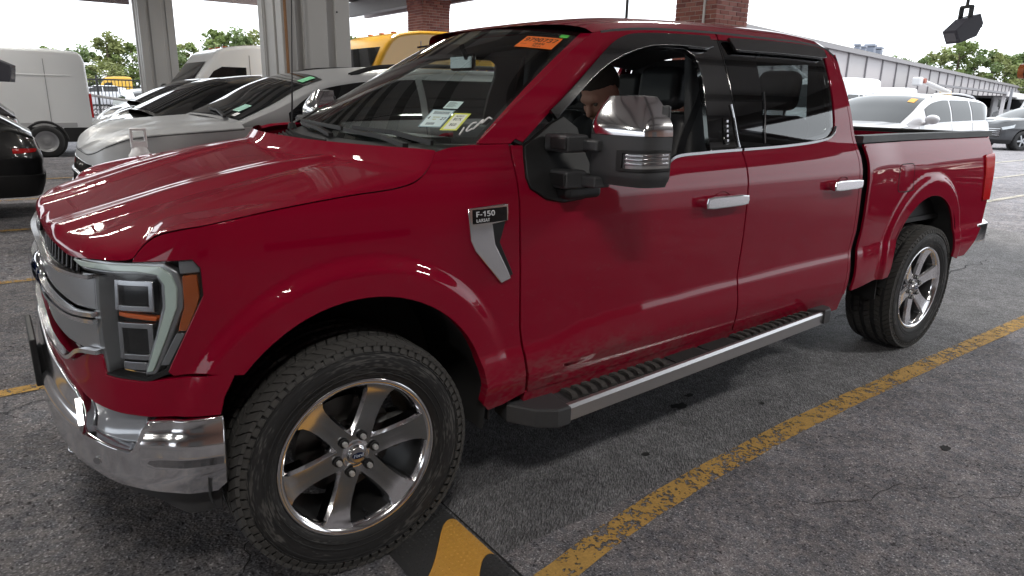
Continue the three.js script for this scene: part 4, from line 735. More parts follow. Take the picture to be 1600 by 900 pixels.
lineX('lane_line', 0.42, 9.5, x => tab(x, [0.42, 0.9, 1.45, 2.6, 4.2, 9.5], [1.40, 1.312, 1.25, 1.195, 1.185, 1.18]), 0.115, yellowLine); lineX('lane_line', -1.5, 0.05, 1.46, 0.11, yellowLine);
lineX('lane_line', -6, 9.5, -1.40, 0.10, yellowLine); lineX('lane_line', -6, 9.5, -4.02, 0.10, yellowLine);
for (const z of [-6.6, -9.2, -11.8]) lineX('lane_line', -6, 9.5, z, 0.1, yellowLine);

// cracks and oil drips lying on the asphalt
{
  const tar = new THREE.MeshStandardMaterial({ color: lin(0.018, 0.018, 0.019), roughness: 0.8 });
  const crack = (x0, z0, x1, z1, w, amp) => { const n = 46, L = Math.hypot(x1 - x0, z1 - z0), nx = -(z1 - z0) / L, nz = (x1 - x0) / L; const P0 = k => { const t = k / n, o = amp * (noise3.noise(t * 7, x0, 1) + 0.6 * noise3.noise(t * 21, z0, 4)); return [mix(x0, x1, t) + nx * o, mix(z0, z1, t) + nz * o, w * (0.5 + 0.9 * Math.abs(noise3.noise(t * 16, 2, x1)))]; };
    struct('asphalt_crack', grid(n, 1, (u, v) => { const q = P0(u * n), s = (v - 0.5) * q[2]; return [q[0] + nx * s, 0.0045, q[1] + nz * s]; }), tar); };
  crack(-2.2, -1.30, 0.06, -1.02, 0.012, 0.10); crack(-0.95, 1.9, -0.3, 0.6, 0.007, 0.06); crack(4.1, 0.35, 7.5, 0.1, 0.012, 0.12); crack(4.9, 1.4, 7.6, 2.4, 0.010, 0.12); crack(6.2, -1.0, 9.5, -0.4, 0.014, 0.15); crack(0.39, -3, 0.385, 3.4, 0.012, 0.006); crack(1.6, 1.6, 3.3, 2.6, 0.006, 0.1);
  for (const [x, z, r] of [[1.9, 0.72, 0.045], [2.05, 0.66, 0.028], [1.36, 0.98, 0.020], [2.3, 0.95, 0.014], [-0.55, 1.15, 0.03], [-0.62, 1.3, 0.018], [2.6, 1.75, 0.025]]) { const pts = []; for (let i = 0; i < 18; i++) { const a = i / 18 * 6.283, q = r * (0.75 + 0.5 * noise3.noise(Math.cos(a) * 1.7 + x * 9, Math.sin(a) * 1.7, z * 5)); pts.push([x + q * Math.cos(a) * 1.5, z + q * Math.sin(a)]); } const g = new THREE.ShapeGeometry(shapeOf(pts)).rotateX(Math.PI / 2).translate(0, 0.0052, 0); struct('oil_stain', g, tar); }
}
// ---------------------------------------------------------------- canopy over the lanes
const LAMP = 34;
{
  const canopy = thing('canopy', 'long drive-through canopy roof over the lanes of vehicles', 'canopy');
  const deckMat = M(lin(0.68, 0.68, 0.665), 0.5), steelMat = M(lin(0.22, 0.215, 0.21), 0.6), fasciaMat = M(lin(0.30, 0.25, 0.25), 0.6), soffitMat = M(lin(0.42, 0.38, 0.36), 0.6);
  const X0 = -22, X1 = 10.4, Z0 = -21.2, Z1 = 9.3, Y = 4.75;
  part(canopy, 'roof_deck', box(X1 - X0, 0.12, Z1 - Z0, (X0 + X1) / 2, Y + 0.06, (Z0 + Z1) / 2), deckMat);
  for (let z = Z0 + 0.8; z < Z1 - 0.3; z += 1.55) part(canopy, 'purlin', box(X1 - X0 - 0.3, 0.26, 0.09, (X0 + X1) / 2, Y - 0.13, z), steelMat);
  for (const x of [-20, -12.5, -5.2, 2.1, 9.7]) part(canopy, 'girder', box(0.28, 0.42, Z1 - Z0 - 0.3, x, Y - 0.47, (Z0 + Z1) / 2), steelMat);
  part(canopy, 'fascia', box(X1 - X0 + 0.2, 0.95, 0.14, (X0 + X1) / 2, Y - 0.18, Z1), fasciaMat);
  for (const [xa, xb, z] of [[X0 - 0.1, 2.95, -21.0], [2.95, 7.4, -18.6], [7.4, X1 + 0.1, -15.9]]) part(canopy, 'fascia', box(xb - xa, 0.95, 0.14, (xa + xb) / 2, z < -20 ? 4.36 : z < -17 ? 4.40 : 4.66, z), fasciaMat);
  for (const x of [X0, X1]) part(canopy, 'fascia', box(0.14, 0.95, Z1 - Z0 - 0.16, x, Y - 0.18, (Z0 + Z1) / 2), fasciaMat);
  const bw = thing('added_dark_wall', 'unseen brick-coloured wall added behind the viewpoint to darken reflections in the pickup', 'building', [0, 0, 0]);
  part(bw, 'wall', box(31.4, 4.6, 0.3, -6.2, 2.3, 9.6), M(lin(0.22, 0.13, 0.105), 0.85)); for (const x of [-14, -6, 3]) part(bw, 'door', box(3.2, 3.0, 0.06, x, 1.5, 9.42), M(lin(0.10, 0.10, 0.105), 0.5)); part(bw, 'plinth', box(31.5, 0.5, 0.08, -6.2, 0.25, 9.43), M(lin(0.2, 0.19, 0.18), 0.9));  // added out of view so the front of the flank mirrors something dark
  // lit LED strips under the purlins
  const led = new THREE.MeshStandardMaterial({ color: 0x111111, emissive: lin(1.0, 0.93, 0.78), emissiveIntensity: 9 });
  for (const [i, [x, z]] of [[-8, -2.6], [-1.2, -2.6], [5.6, -2.6], [-8, 4.0], [-1.2, 4.0], [5.6, 4.0], [-8, -9.8], [-1.2, -9.8], [5.6, -9.8], [-1.2, -16], [5.6, -16]].entries()) {
    const t = thing('strip_lamp', 'lit LED strip lamp under the canopy roof', 'lamp', [x, Y - 0.36, z], 0, 'LED strip lamps under the canopy');
    part(t, 'housing', box(1.25, 0.07, 0.30, 0, 0.04, 0, 0.01), whitePaint); part(t, 'diffuser', box(1.15, 0.02, 0.22, 0, -0.004, 0), led); part(t, 'bracket', [box(0.04, 0.1, 0.06, -0.4, 0.1, 0), box(0.04, 0.1, 0.06, 0.4, 0.1, 0)], steelMat);
    const l = new THREE.RectAreaLight(lin(1.0, 0.975, 0.94), x < 0 ? LAMP * 0.75 : LAMP * 1.1, 1.15, 0.22); l.position.set(x, Y - 0.39, z); l.rotation.x = -Math.PI / 2; scene.add(l);
  }
}
// ---------------------------------------------------------------- columns
{
  const cladMat = M(lin(0.36, 0.355, 0.35), 0.5, 0.1), trimMat = M(lin(0.30, 0.295, 0.29), 0.5, 0.1), rust = M(lin(0.20, 0.10, 0.045), 0.8);
  const clad = (label, x, z, w, H, conduit) => {
    const t = thing('metal_column', label, 'column', [x, 0, z], 0, 'ribbed metal columns');
    part(t, 'core', box(w - 0.06, H, w - 0.06, 0, H / 2, 0), cladMat);
    for (let f = 0; f < 4; f++) {
      const place = g => g.rotateY(f * Math.PI / 2);
      for (const [a, b, d] of [[-0.5, -0.30, 0.03], [-0.20, 0.16, 0.03], [0.27, 0.5, 0.03]]) part(t, 'cladding_panel', place(box((b - a) * w - 0.004, H, d, (a + b) / 2 * w, H / 2, w / 2 - 0.03 + d / 2 - (Math.abs(a + b) < 0.2 ? 0.004 : 0), 0.006)), cladMat);
      part(t, 'rib', place(box(0.022, H, 0.02, -0.19 * w, H / 2, w / 2 + 0.001, 0.006)), trimMat);
    }
    part(t, 'base_trim', box(w + 0.05, 0.25, w + 0.05, 0, 0.125, 0, 0.01), trimMat);
    if (conduit) { part(t, 'conduit', bar([-w / 2 + 0.03, 0.1, w / 2 + 0.022], [-w / 2 + 0.03, H, w / 2 + 0.022], 0.014, 8), rust); for (const [a, b] of [[0.12, 2.42], [0.2, 2.3], [0.02, 2.6]]) part(t, 'screw', new THREE.CylinderGeometry(0.008, 0.008, 0.008, 8).rotateX(Math.PI / 2).translate(a, b, w / 2 + 0.002), linerAndGapShade); }
  };
  clad('broad grey ribbed metal column with a rusty conduit, behind the grey SUV', 1.74, -4.03, 0.66, 4.3, true);
  clad('more distant grey ribbed metal column beside the parked white van', 2.44, -14.97, 0.70, 4.3, false);
  const brickMats = [lin(0.20, 0.065, 0.05), lin(0.24, 0.085, 0.065), lin(0.17, 0.055, 0.048), lin(0.27, 0.11, 0.09)].map(c => M(c, 0.85)), mortar = M(lin(0.42, 0.36, 0.33), 0.9);
  const brickG = box(0.196, 0.060, 0.03, 0, 0, 0), halfG = box(0.094, 0.060, 0.03, 0, 0, 0);
  const brick = (label, x, z, w, H, yFrom, corbel) => {
    const t = thing('brick_pillar', label, 'pillar', [x, 0, z], 0, 'brick pillars of the canopy');
    part(t, 'mortar_core', box(w - 0.016, H, w - 0.016, 0, H / 2, 0), mortar);
    const rest = [], n = Math.round(w / 0.204), step = w / n;
    for (let c = 0; c * 0.072 < H - 0.04; c++) for (let f = 0; f < 4; f++) {
      const y = c * 0.072 + 0.036, odd = (c + f) % 2, out = corbel && y > H - 0.34 ? 0.022 * Math.ceil((y - (H - 0.34)) / 0.072) * 0.5 : 0;
      for (let k = 0; k < n + odd; k++) {
        const half = odd && (k === 0 || k === n), cx = odd ? (k === 0 ? -w / 2 + step / 4 : k === n ? w / 2 - step / 4 : -w / 2 + k * step) : -w / 2 + (k + 0.5) * step;
        const g = half ? halfG : brickG, Mx = new THREE.Matrix4().makeRotationY(f * Math.PI / 2).multiply(new THREE.Matrix4().makeTranslation(cx, y, w / 2 - 0.012 + out + rr(-0.002, 0.002)));
        const seen = y > yFrom && (f === 0 || f === 3);
        if (seen) { const m = part(t, 'brick', g, brickMats[Math.floor(rnd() * 4)]); m.applyMatrix4(Mx); } else rest.push(g.clone().applyMatrix4(Mx));
      }
    }
    const r = part(t, 'lower_brickwork', merge(rest), brickMats[0]); r.userData.kind = 'stuff';
    return t;
  };
  brick('far brick pillar with a stepped top, above the yellow van', 9.58, -15.3, 0.86, 4.12, 3.1, true);
  const d = brick('brick pillar with a pale vertical conduit, rising behind the pickup roof', 9.45, -5.36, 0.86, 4.3, 2.7, false);
  part(d, 'conduit', bar([-0.445, 0.1, 0.20], [-0.445, 4.3, 0.20], 0.022, 8), M(lin(0.5, 0.5, 0.5), 0.5));
}
// ---------------------------------------------------------------- other vehicles
const simpleTyre = new THREE.LatheGeometry([[0.62, -0.34], [0.70, -0.36], [0.85, -0.37], [0.97, -0.32], [1.0, -0.22], [1.0, 0.22], [0.97, 0.32], [0.85, 0.37], [0.70, 0.36], [0.62, 0.34]].map(p => new THREE.Vector2(p[0], p[1])), 40).rotateX(Math.PI / 2);
const simpleRim = (() => {
  const l = [new THREE.LatheGeometry([[0.60, 0.02], [0.63, 0.30], [0.66, 0.34], [0.68, 0.32]].map(p => new THREE.Vector2(p[0], p[1])), 36).rotateX(Math.PI / 2), new THREE.CylinderGeometry(0.17, 0.17, 0.1, 20).rotateX(Math.PI / 2).translate(0, 0, 0.27)];
  for (let i = 0; i < 5; i++) l.push(new THREE.BoxGeometry(0.50, 0.16, 0.08).translate(0.39, 0, 0.27).rotateZ(i * Math.PI * 0.4 + 0.3));
  return merge(l);
})();
const steelRim = merge([[0, 0]].slice(1).concat([new THREE.LatheGeometry([[0, 0.16], [0.16, 0.2], [0.2, 0.12], [0.45, 0.10], [0.52, 0.24], [0.60, 0.28], [0.66, 0.32]].map(p => new THREE.Vector2(p[0], p[1])), 32).rotateX(Math.PI / 2), ...[0, 1, 2, 3, 4].map(i => new THREE.CylinderGeometry(0.035, 0.035, 0.08, 8).rotateX(Math.PI / 2).translate(0.28 * Math.cos(i * 1.2566), 0.28 * Math.sin(i * 1.2566), 0.15))])).translate(0, 0, 0.10);
function wheelOn(t, x, z, R, rimMat, rim = simpleRim) {
  const w = new THREE.Group(); w.name = 'wheel'; w.position.set(x, R, z); w.rotation.y = z < 0 ? Math.PI : 0; w.rotation.z = 0.4; w.scale.setScalar(R); t.add(w);
  part(w, 'tyre', simpleTyre, rubber); part(w, 'rim', rim, rimMat);
  part(w, 'wheel_disc', new THREE.CylinderGeometry(0.6, 0.6, 0.1, 24).rotateX(Math.PI / 2), linerAndGapShade);
}
// a car facing -x, nose at local x = 0; half-width W; top = side top edge [x,y] from nose to tail; roof = roof line
function makeCar(o) {
  const t = thing(o.name, o.label, o.category, o.pos, o.turn || 0, o.group), { L, W, mat } = o, yb = o.bottom ?? 0.28, R = o.R ?? 0.36;
  const plan = new THREE.CatmullRomCurve3([[0, 0], [0.01, 0.4 * W], [0.07, 0.70 * W], [0.16, 0.84 * W], [0.30, 0.93 * W], [0.5, 0.98 * W], [0.7, W], [0.85, W]].map(p => V(p[0], 0, p[1])), false, 'centripetal');
  const rear = new THREE.CatmullRomCurve3([[L - 0.8, W], [L - 0.6, W * 0.995], [L - 0.35, W * 0.96], [L - 0.16, W * 0.90], [L - 0.06, W * 0.76], [L - 0.015, W * 0.4], [L, 0]].map(p => V(p[0], 0, p[1])), false, 'centripetal');
  const pl = plan.getLength(), rl = rear.getLength(), sF = 0.85 - pl, sR = L - 0.8 + rl;
  const belt = x => tab(x, o.top.map(p => p[0]), o.top.map(p => p[1]));
  const topS = s => belt(clamp(s < 0.85 ? plan.getPointAt(clamp((s - sF) / pl, 0, 1)).x : s > L - 0.8 ? rear.getPointAt(clamp((s - L + 0.8) / rl, 0, 1)).x : s, 0, L));
  const prof = (y, b) => { const h = (y - yb) / (b - yb); return -0.05 * Math.pow(clamp(0.35 - h, 0, 1) / 0.35, 2) - 0.055 * Math.pow(clamp(h - 0.55, 0, 1) / 0.45, 2) + 0.012 * Math.exp(-Math.pow((h - 0.62) / 0.05, 2)); };
  const sk = (s, y) => {
    let p, d;
    if (s < 0.85) { const k = clamp((s - sF) / pl, 0, 1); p = plan.getPointAt(k); d = plan.getTangentAt(k); } else if (s > L - 0.8) { const k = clamp((s - L + 0.8) / rl, 0, 1); p = rear.getPointAt(k); d = rear.getTangentAt(k); } else { p = V(s, 0, W); d = V(1, 0, 0); }
    return p.addScaledVector(V(-d.z, 0, d.x), prof(y, belt(clamp(p.x, 0, L)))).setY(y);
  };
  const arch = (cx) => arcPts(cx, R, R + 0.06, R + 0.06, Math.PI, 0, 16);
  const bott = [[sF, yb], ...(o.arches === false ? [] : [...arch(o.xf), ...arch(o.xr)]).map(p => [p[0], Math.max(p[1], yb)]), [sR, yb]];
  const topPts = []; for (let i = 0; i <= 60; i++) { const s = mix(sR, sF, i / 60); topPts.push([s, topS(s)]); }
  const bg = panel([...bott, ...topPts], sk, { cell: 0.07, thick: 0.01 });
  const body = part(t, 'body', both(bg), mat);
  part(t, 'lower_trim', both(panel([[sF, yb + 0.10], [o.xf - R - 0.08, yb + 0.09], [o.xf - R - 0.08, yb - 0.06], [sF, yb - 0.06]], sk, { cell: 0.08, thick: 0.02, off: 0.004 })), blackPlastic);
  part(t, 'sill_trim', both(panel([[o.xf + R + 0.08, yb + 0.08], [o.xr - R - 0.08, yb + 0.08], [o.xr - R - 0.08, yb - 0.05], [o.xf + R + 0.08, yb - 0.05]], sk, { cell: 0.1, thick: 0.02, off: 0.004 })), blackPlastic);
  part(t, 'rear_bumper', both(panel([[o.xr + R + 0.08, yb + 0.22], [sR, yb + 0.20], [sR, yb - 0.05], [o.xr + R + 0.08, yb - 0.03]], sk, { cell: 0.08, thick: 0.03, off: 0.012, round: 0.01 })), o.bumperMat ?? blackPlastic);
  part(t, 'underbody', box(L - 0.5, 0.3, W * 1.7, L / 2, yb + 0.2, 0), linerAndGapShade);
  // bonnet
  const xa = o.glass[0];
  const hoodOut = []; for (let i = 0; i <= 50; i++) { const s = mix(xa, sF, i / 50), q = sk(s, topS(s)); hoodOut.push(q); }
  const oc = new THREE.CatmullRomCurve3(hoodOut, false, 'centripetal');
  const crown = o.crown ?? 0.07;
  const hg = grid(50, 16, (u, v) => { const q = oc.getPointAt(u), w = v, sx = mix(xa, 0.02, Math.pow(u, 1.05)), d = w * Math.hypot(q.x - sx, q.z), k = clamp(d / 0.22, 0, 1), f = Math.sqrt(1 - (1 - k) * (1 - k)); const x = mix(q.x, sx, w); return [x, q.y + (crown * (1 - 0.4 * u) + belt(clamp(x, 0, L)) - belt(clamp(q.x, 0, L))) * f + 0.012 * sst(0.35, 0.5, w) , mix(q.z, 0, w)]; });
  part(t, 'hood', both(hg), mat);
  { const e = tube(hoodOut.filter((_, i) => i % 2 === 0).map(q => [q.x, q.y - 0.01, q.z + 0.001]), 0.0045, 50, 4); part(t, 'hood_gap', e, linerAndGapShade); part(t, 'hood_gap', mirrorZ(e), linerAndGapShade); }
  // glasshouse
  const [gA, gB, gC, gD] = o.glass, yR = x => tab(x, o.roof.map(p => p[0]), o.roof.map(p => p[1])), hm = Math.max(...o.roof.map(p => p[1])), wr = (o.roofW ?? 0.76) * W;
  const zb = x => sk(clamp(x, xa, sR), belt(clamp(x, 0, L)) - 0.004).z * (1 - 0.10 * sst(gA + 0.75, gA, x) - 0.10 * sst(gD - 0.6, gD, x));
  const G = (x, k) => { // k 0 at the belt .. 1 at the centre line
    const b = belt(clamp(x, 0, L)) - 0.012, yt = Math.max(yR(x), b + 0.004), h = clamp((yt - b) / (hm - b), 0, 1), z0 = zb(x), z1 = mix(z0, wr, h), ye = yt - 0.075 * h;
    if (k < 0.6) { const q = k / 0.6; return V(x, mix(b, ye, q), mix(z0, z1, q) + 0.02 * h * Math.sin(q * Math.PI)); }
    const a = (k - 0.6) / 0.4, z = z1 * (1 - a), e = 1 - Math.pow(Math.abs(1 - a), 2.6); return V(x + (x < gB + 0.2 ? -0.06 * (1 - h) * e : 0), mix(ye, yt + crown * 0.9 * (1 - h), e), z);
  };
  const top = part(t, 'roof', both(grid(70, 24, (u, v) => G(mix(gA, gD, u), v).toArray())), o.roofMat ?? mat);
  const Gm = (s, y) => G(s, y);
  const gl = o.glassMat ?? carGlass;
  part(t, 'windshield', both(panel([[gA + 0.03, 0.64], [gB - 0.06, 0.66], [gB - 0.03, 1.0], [gA + 0.02, 1.0]], Gm, { cell: 0.06, thick: 0, off: 0.005 })), o.screenMat ?? gl);
  for (const [x0, x1] of o.windows) for (const sg of [1, -1]) {
    const sl0 = x => clamp((yR(x) - belt(x)) / 0.2, 0, 1);
    const pts = []; for (let i = 0; i <= 12; i++) { const x = mix(x0, x1, i / 12); pts.push([x, 0.06]); } for (let i = 12; i >= 0; i--) { const x = mix(x0, x1, i / 12); pts.push([x, mix(0.08, 0.54, sst(0, 1, clamp((yR(x) - belt(x) - 0.02) / 0.30, 0, 1)))]); }
    const g = panel(pts, Gm, { cell: 0.08, thick: 0, off: 0.006 }); part(t, 'side_window', sg > 0 ? g : mirrorZ(g), gl);
  }
  if (o.rearGlass) part(t, 'rear_window', both(panel([[gC + 0.05, 0.66], [gD - 0.10, 0.66], [gD - 0.12, 1.0], [gC + 0.05, 1.0]], Gm, { cell: 0.06, thick: 0, off: 0.005 })), gl);
  // lamps and grille
  const lampY = belt(0.1);
  if (o.nose) {
    const n = o.nose;
    for (const sg of [1, -1]) { const g = panel(n.lamp.map(([s, y]) => [s, y]), sk, { cell: 0.05, thick: 0.02, off: 0.004, round: 0.006 }); part(t, 'headlamp', sg > 0 ? g : mirrorZ(g), n.lampMat ?? M(lin(0.42, 0.44, 0.46), 0.12, 0.3, { clearcoat: 1 })); }
    part(t, 'grille', both(panel([[sF, n.grille[0]], [n.grille[2], n.grille[0]], [n.grille[2] + 0.03, n.grille[1]], [sF, n.grille[1]]], sk, { cell: 0.06, thick: 0.02, off: 0.004 })), n.grilleMat ?? glossBlack);
    for (let i = 1; i < 5; i++) { const y = mix(n.grille[0], n.grille[1], i / 5); part(t, 'grille_bar', both(panel([[sF, y - 0.008], [n.grille[2], y - 0.008], [n.grille[2], y + 0.008], [sF, y + 0.008]], sk, { cell: 0.08, thick: 0.012, off: 0.016 })), chromeDull); }
  }
  if (o.tail) for (const sg of [1, -1]) { const g = panel(o.tail.map(([s, y]) => [L + s, y]), sk, { cell: 0.05, thick: 0.02, off: 0.008, round: 0.006 }); part(t, 'tail_lamp', sg > 0 ? g : mirrorZ(g), redLens); }
  if (o.mirror) for (const sg of [1, -1]) { const [mx, my] = o.mirror, z = sg * (W + 0.08); const m = part(t, 'side_mirror', [new THREE.SphereGeometry(1, 18, 12).scale(0.085, 0.085, 0.125).translate(mx, my, z), bar([mx + 0.02, my - 0.05, z - sg * 0.02], [mx + 0.05, my - 0.09, sg * (W - 0.12)], 0.03)], o.mirrorMat ?? mat); part(m, 'mirror_glass', new THREE.CircleGeometry(1, 18).scale(0.11, 0.07, 1).rotateY(Math.PI / 2).translate(mx + 0.05, my, z), mirrorMat); }
  if (o.rails) for (const sg of [1, -1]) { const pts = []; for (let i = 0; i <= 16; i++) { const x = mix(gB + 0.15, gD - 0.55, i / 16), q = G(x, 0.66); pts.push([x, q.y + 0.055 * Math.pow(Math.sin(Math.PI * clamp(i / 16, 0.0, 1)), 0.25), sg * q.z]); } part(t, 'roof_rail', tube(pts, 0.018, 30, 6), o.railMat ?? blackPlastic); }
  if (o.gaps) for (const x of o.gaps) { const g = sweep(Array.from({ length: 9 }, (_, i) => { const y = mix(yb + 0.1, belt(x) - 0.01, i / 8), q = sk(x, y); return [x, y, q.z + 0.0005]; }), 0.006, 0.006, [0, 0, 1]); part(t, 'door_gap', g, linerAndGapShade); part(t, 'door_gap', mirrorZ(g), linerAndGapShade); }
  if (o.bodySide) for (const x of o.bodySide) { const q = sk(x, belt(x) - 0.13); part(t, 'door_handle', both(box(0.17, 0.03, 0.03, x, belt(x) - 0.13, q.z + 0.012, 0.01)), o.handleMat ?? mat); }
  for (const x of [o.xf, o.xr]) for (const sg of [1, -1]) { wheelOn(t, x, sg * (W - 0.12), R, o.rimMat ?? satin); part(t, 'wheel_house', new THREE.CircleGeometry(R + 0.10, 24).translate(x, R + 0.02, sg * (W - 0.26)), linerAndGapShade); }
  t.userData.G = undefined; delete t.userData.G;
  t.car = { G, sk, belt, sF, sR };
  return t;
}
const paint = (r, g, b, m = 0.2, ro = 0.35) => M(lin(r, g, b), ro, m, { clearcoat: 1, clearcoatRoughness: 0.04 });
const suvTop = [[0, 1.02], [0.10, 1.13], [0.30, 1.19], [0.9, 1.23], [1.35, 1.25], [2.6, 1.29], [4.0, 1.33], [4.7, 1.34], [5.0, 1.30]];
{ // grey SUV in the next lane
  const grey = makeCar({ name: 'grey_suv', label: 'grey full-size SUV in the next lane, just beyond the red hood', category: 'car', pos: [-0.41, 0, -2.78], L: 5.2, W: 0.98, mat: M(lin(0.30, 0.305, 0.315), 0.5, 0, { clearcoat: 0.35, clearcoatRoughness: 0.22 }), roofMat: undefined, bottom: 0.30, R: 0.40, xf: 0.92, xr: 4.0,
    top: [[0, 1.15], [0.08, 1.225], [0.25, 1.285], [0.8, 1.33], [1.05, 1.345], [2.6, 1.37], [4.2, 1.40], [4.9, 1.40], [5.2, 1.34]], roof: [[0.90, 1.36], [1.15, 1.49], [1.40, 1.64], [1.56, 1.70], [1.85, 1.755], [2.3, 1.785], [3.6, 1.79], [4.6, 1.74], [4.95, 1.68], [5.15, 1.36]], glass: [0.90, 1.60, 4.6, 5.16], windows: [[1.22, 2.22], [2.28, 3.35], [3.42, 4.7]], roofW: 0.80, crown: 0.035,
    nose: { lamp: [[0.10, 1.10], [0.40, 1.135], [0.55, 1.165], [0.50, 1.10], [0.12, 1.05]], grille: [0.60, 1.09, 0.22], lampMat: M(lin(0.10, 0.11, 0.13), 0.15, 0.2, { clearcoat: 1 }) }, mirror: [1.42, 1.43], mirrorMat: glossBlack, rails: true, gaps: [1.02, 2.25, 3.4], bodySide: [2.0, 3.15] });
  part(grey, 'antenna_fin', box(0.18, 0.03, 0.05, 4.0, 1.80, 0, 0.014), glossBlack);
  const g = grey.car, stick = (n, x0, x1, k0, k1, m) => part(grey, n, panel([[x0, k0], [x1, k0], [x1, k1], [x0, k1]], g.G, { cell: 0.03, thick: 0, off: 0.010 }), m);
  stick('window_sticker', 1.42, 1.52, 0.69, 0.74, M(lin(0.22, 0.62, 0.35), 0.6)); stick('registration_sticker', 1.00, 1.09, 0.72, 0.78, M(lin(0.32, 0.55, 0.46), 0.6)); stick('chalk_mark', 0.95, 0.99, 0.69, 0.72, M(lin(0.7, 0.7, 0.7), 0.8));
  part(grey, 'dashboard', box(0.5, 0.12, 1.6, 1.25, 1.30, 0, 0.04), leather); part(grey, 'seat', box(0.16, 0.6, 0.5, 2.25, 1.30, 0.4, 0.06), leather); part(grey, 'seat', box(0.16, 0.6, 0.5, 2.25, 1.30, -0.4, 0.06), leather);
  part(grey, 'wiper', sweep([[0.86, 1.40, 0.62], [0.90, 1.435, 0.3], [0.92, 1.44, 0.0]], 0.02, 0.015), blackPlastic);
  makeCar({ name: 'black_suv', label: 'black SUV directly behind the grey SUV, nearest of the black vehicles', category: 'car', pos: [-0.16, 0, -5.42], L: 4.7, W: 0.93, mat: paint(0.006, 0.006, 0.007, 0, 0.3), bottom: 0.30, R: 0.37, xf: 0.88, xr: 3.65, top: [[0, 0.98], [0.12, 1.09], [0.35, 1.19], [0.75, 1.27], [1.05, 1.30], [2.4, 1.33], [4.2, 1.36], [4.7, 1.28]], roof: [[0.62, 1.32], [0.95, 1.50], [1.2, 1.63], [1.4, 1.69], [1.9, 1.745], [3.2, 1.74], [4.2, 1.65], [4.6, 1.34]], glass: [0.62, 1.42, 4.1, 4.62], windows: [[0.95, 2.0], [2.06, 3.0], [3.06, 4.1]], crown: 0.05, nose: { lamp: [[0.0, 1.0], [0.35, 1.06], [0.55, 1.10], [0.5, 1.02], [0.05, 0.93]], grille: [0.60, 0.96, 0.0] }, mirror: [1.2, 1.40], group: 'black vehicles in the lanes' });
  makeCar({ name: 'black_car', label: 'black crossover partly hidden between the black SUV and the white van', category: 'car', pos: [0.22, 0, -7.95], L: 4.6, W: 0.93, mat: paint(0.008, 0.008, 0.009, 0, 0.3), bottom: 0.28, R: 0.36, xf: 0.86, xr: 3.55, top: [[0, 1.02], [0.12, 1.14], [0.35, 1.26], [0.75, 1.33], [1.05, 1.35], [2.4, 1.36], [4.2, 1.36], [4.6, 1.28]], roof: [[0.60, 1.37], [0.95, 1.56], [1.15, 1.65], [1.4, 1.71], [1.9, 1.75], [3.2, 1.74], [4.1, 1.64], [4.5, 1.34]], glass: [0.60, 1.42, 4.0, 4.52], windows: [[0.95, 2.0], [2.06, 3.0], [3.06, 4.0]], crown: 0.05, nose: { lamp: [[0.0, 1.02], [0.3, 1.08], [0.5, 1.12], [0.45, 1.04], [0.05, 0.96]], grille: [0.60, 1.0, 0.0] }, mirror: [1.15, 1.42], group: 'black vehicles in the lanes' });
  // the tail of a dark car at the left edge, and one more beyond it
  makeCar({ name: 'dark_crossover', label: 'rear end of a black crossover at the left edge of the picture', category: 'car', pos: [-4.98, 0, -8.1], L: 4.65, W: 0.92, mat: paint(0.006, 0.006, 0.007, 0, 0.3), bottom: 0.32, R: 0.36, xf: 0.9, xr: 3.6, top: [[0, 0.75], [0.3, 0.95], [1.2, 1.02], [3.6, 1.05], [4.3, 1.04], [4.65, 0.93]], roof: [[1.0, 1.04], [1.9, 1.40], [2.3, 1.46], [3.4, 1.44], [4.1, 1.26], [4.55, 0.98]], glass: [1.0, 1.95, 3.5, 4.55], windows: [[1.5, 2.6], [2.66, 3.8]], rearGlass: true, tail: [[-0.32, 0.80], [-0.05, 0.81], [0.0, 0.84], [-0.32, 0.85]], group: 'black vehicles in the lanes' });
  makeCar({ name: 'dark_sedan', label: 'dark car with glowing red tail lamp beside the white van, left edge of the picture', category: 'car', pos: [-5.05, 0, -12.2], L: 4.7, W: 0.92, mat: paint(0.012, 0.010, 0.012, 0, 0.3), bottom: 0.32, R: 0.36, xf: 0.9, xr: 3.6, top: [[0, 0.80], [0.3, 1.0], [1.2, 1.08], [3.6, 1.12], [4.3, 1.12], [4.7, 1.02]], roof: [[1.0, 1.10], [1.9, 1.50], [2.3, 1.58], [3.4, 1.56], [4.2, 1.40], [4.6, 1.08]], glass: [1.0, 1.95, 3.6, 4.6], windows: [[1.5, 2.6], [2.66, 3.8]], rearGlass: true, tail: [[-0.45, 0.86], [-0.05, 0.88], [0.0, 1.0], [-0.45, 0.99]], group: 'black vehicles in the lanes' });
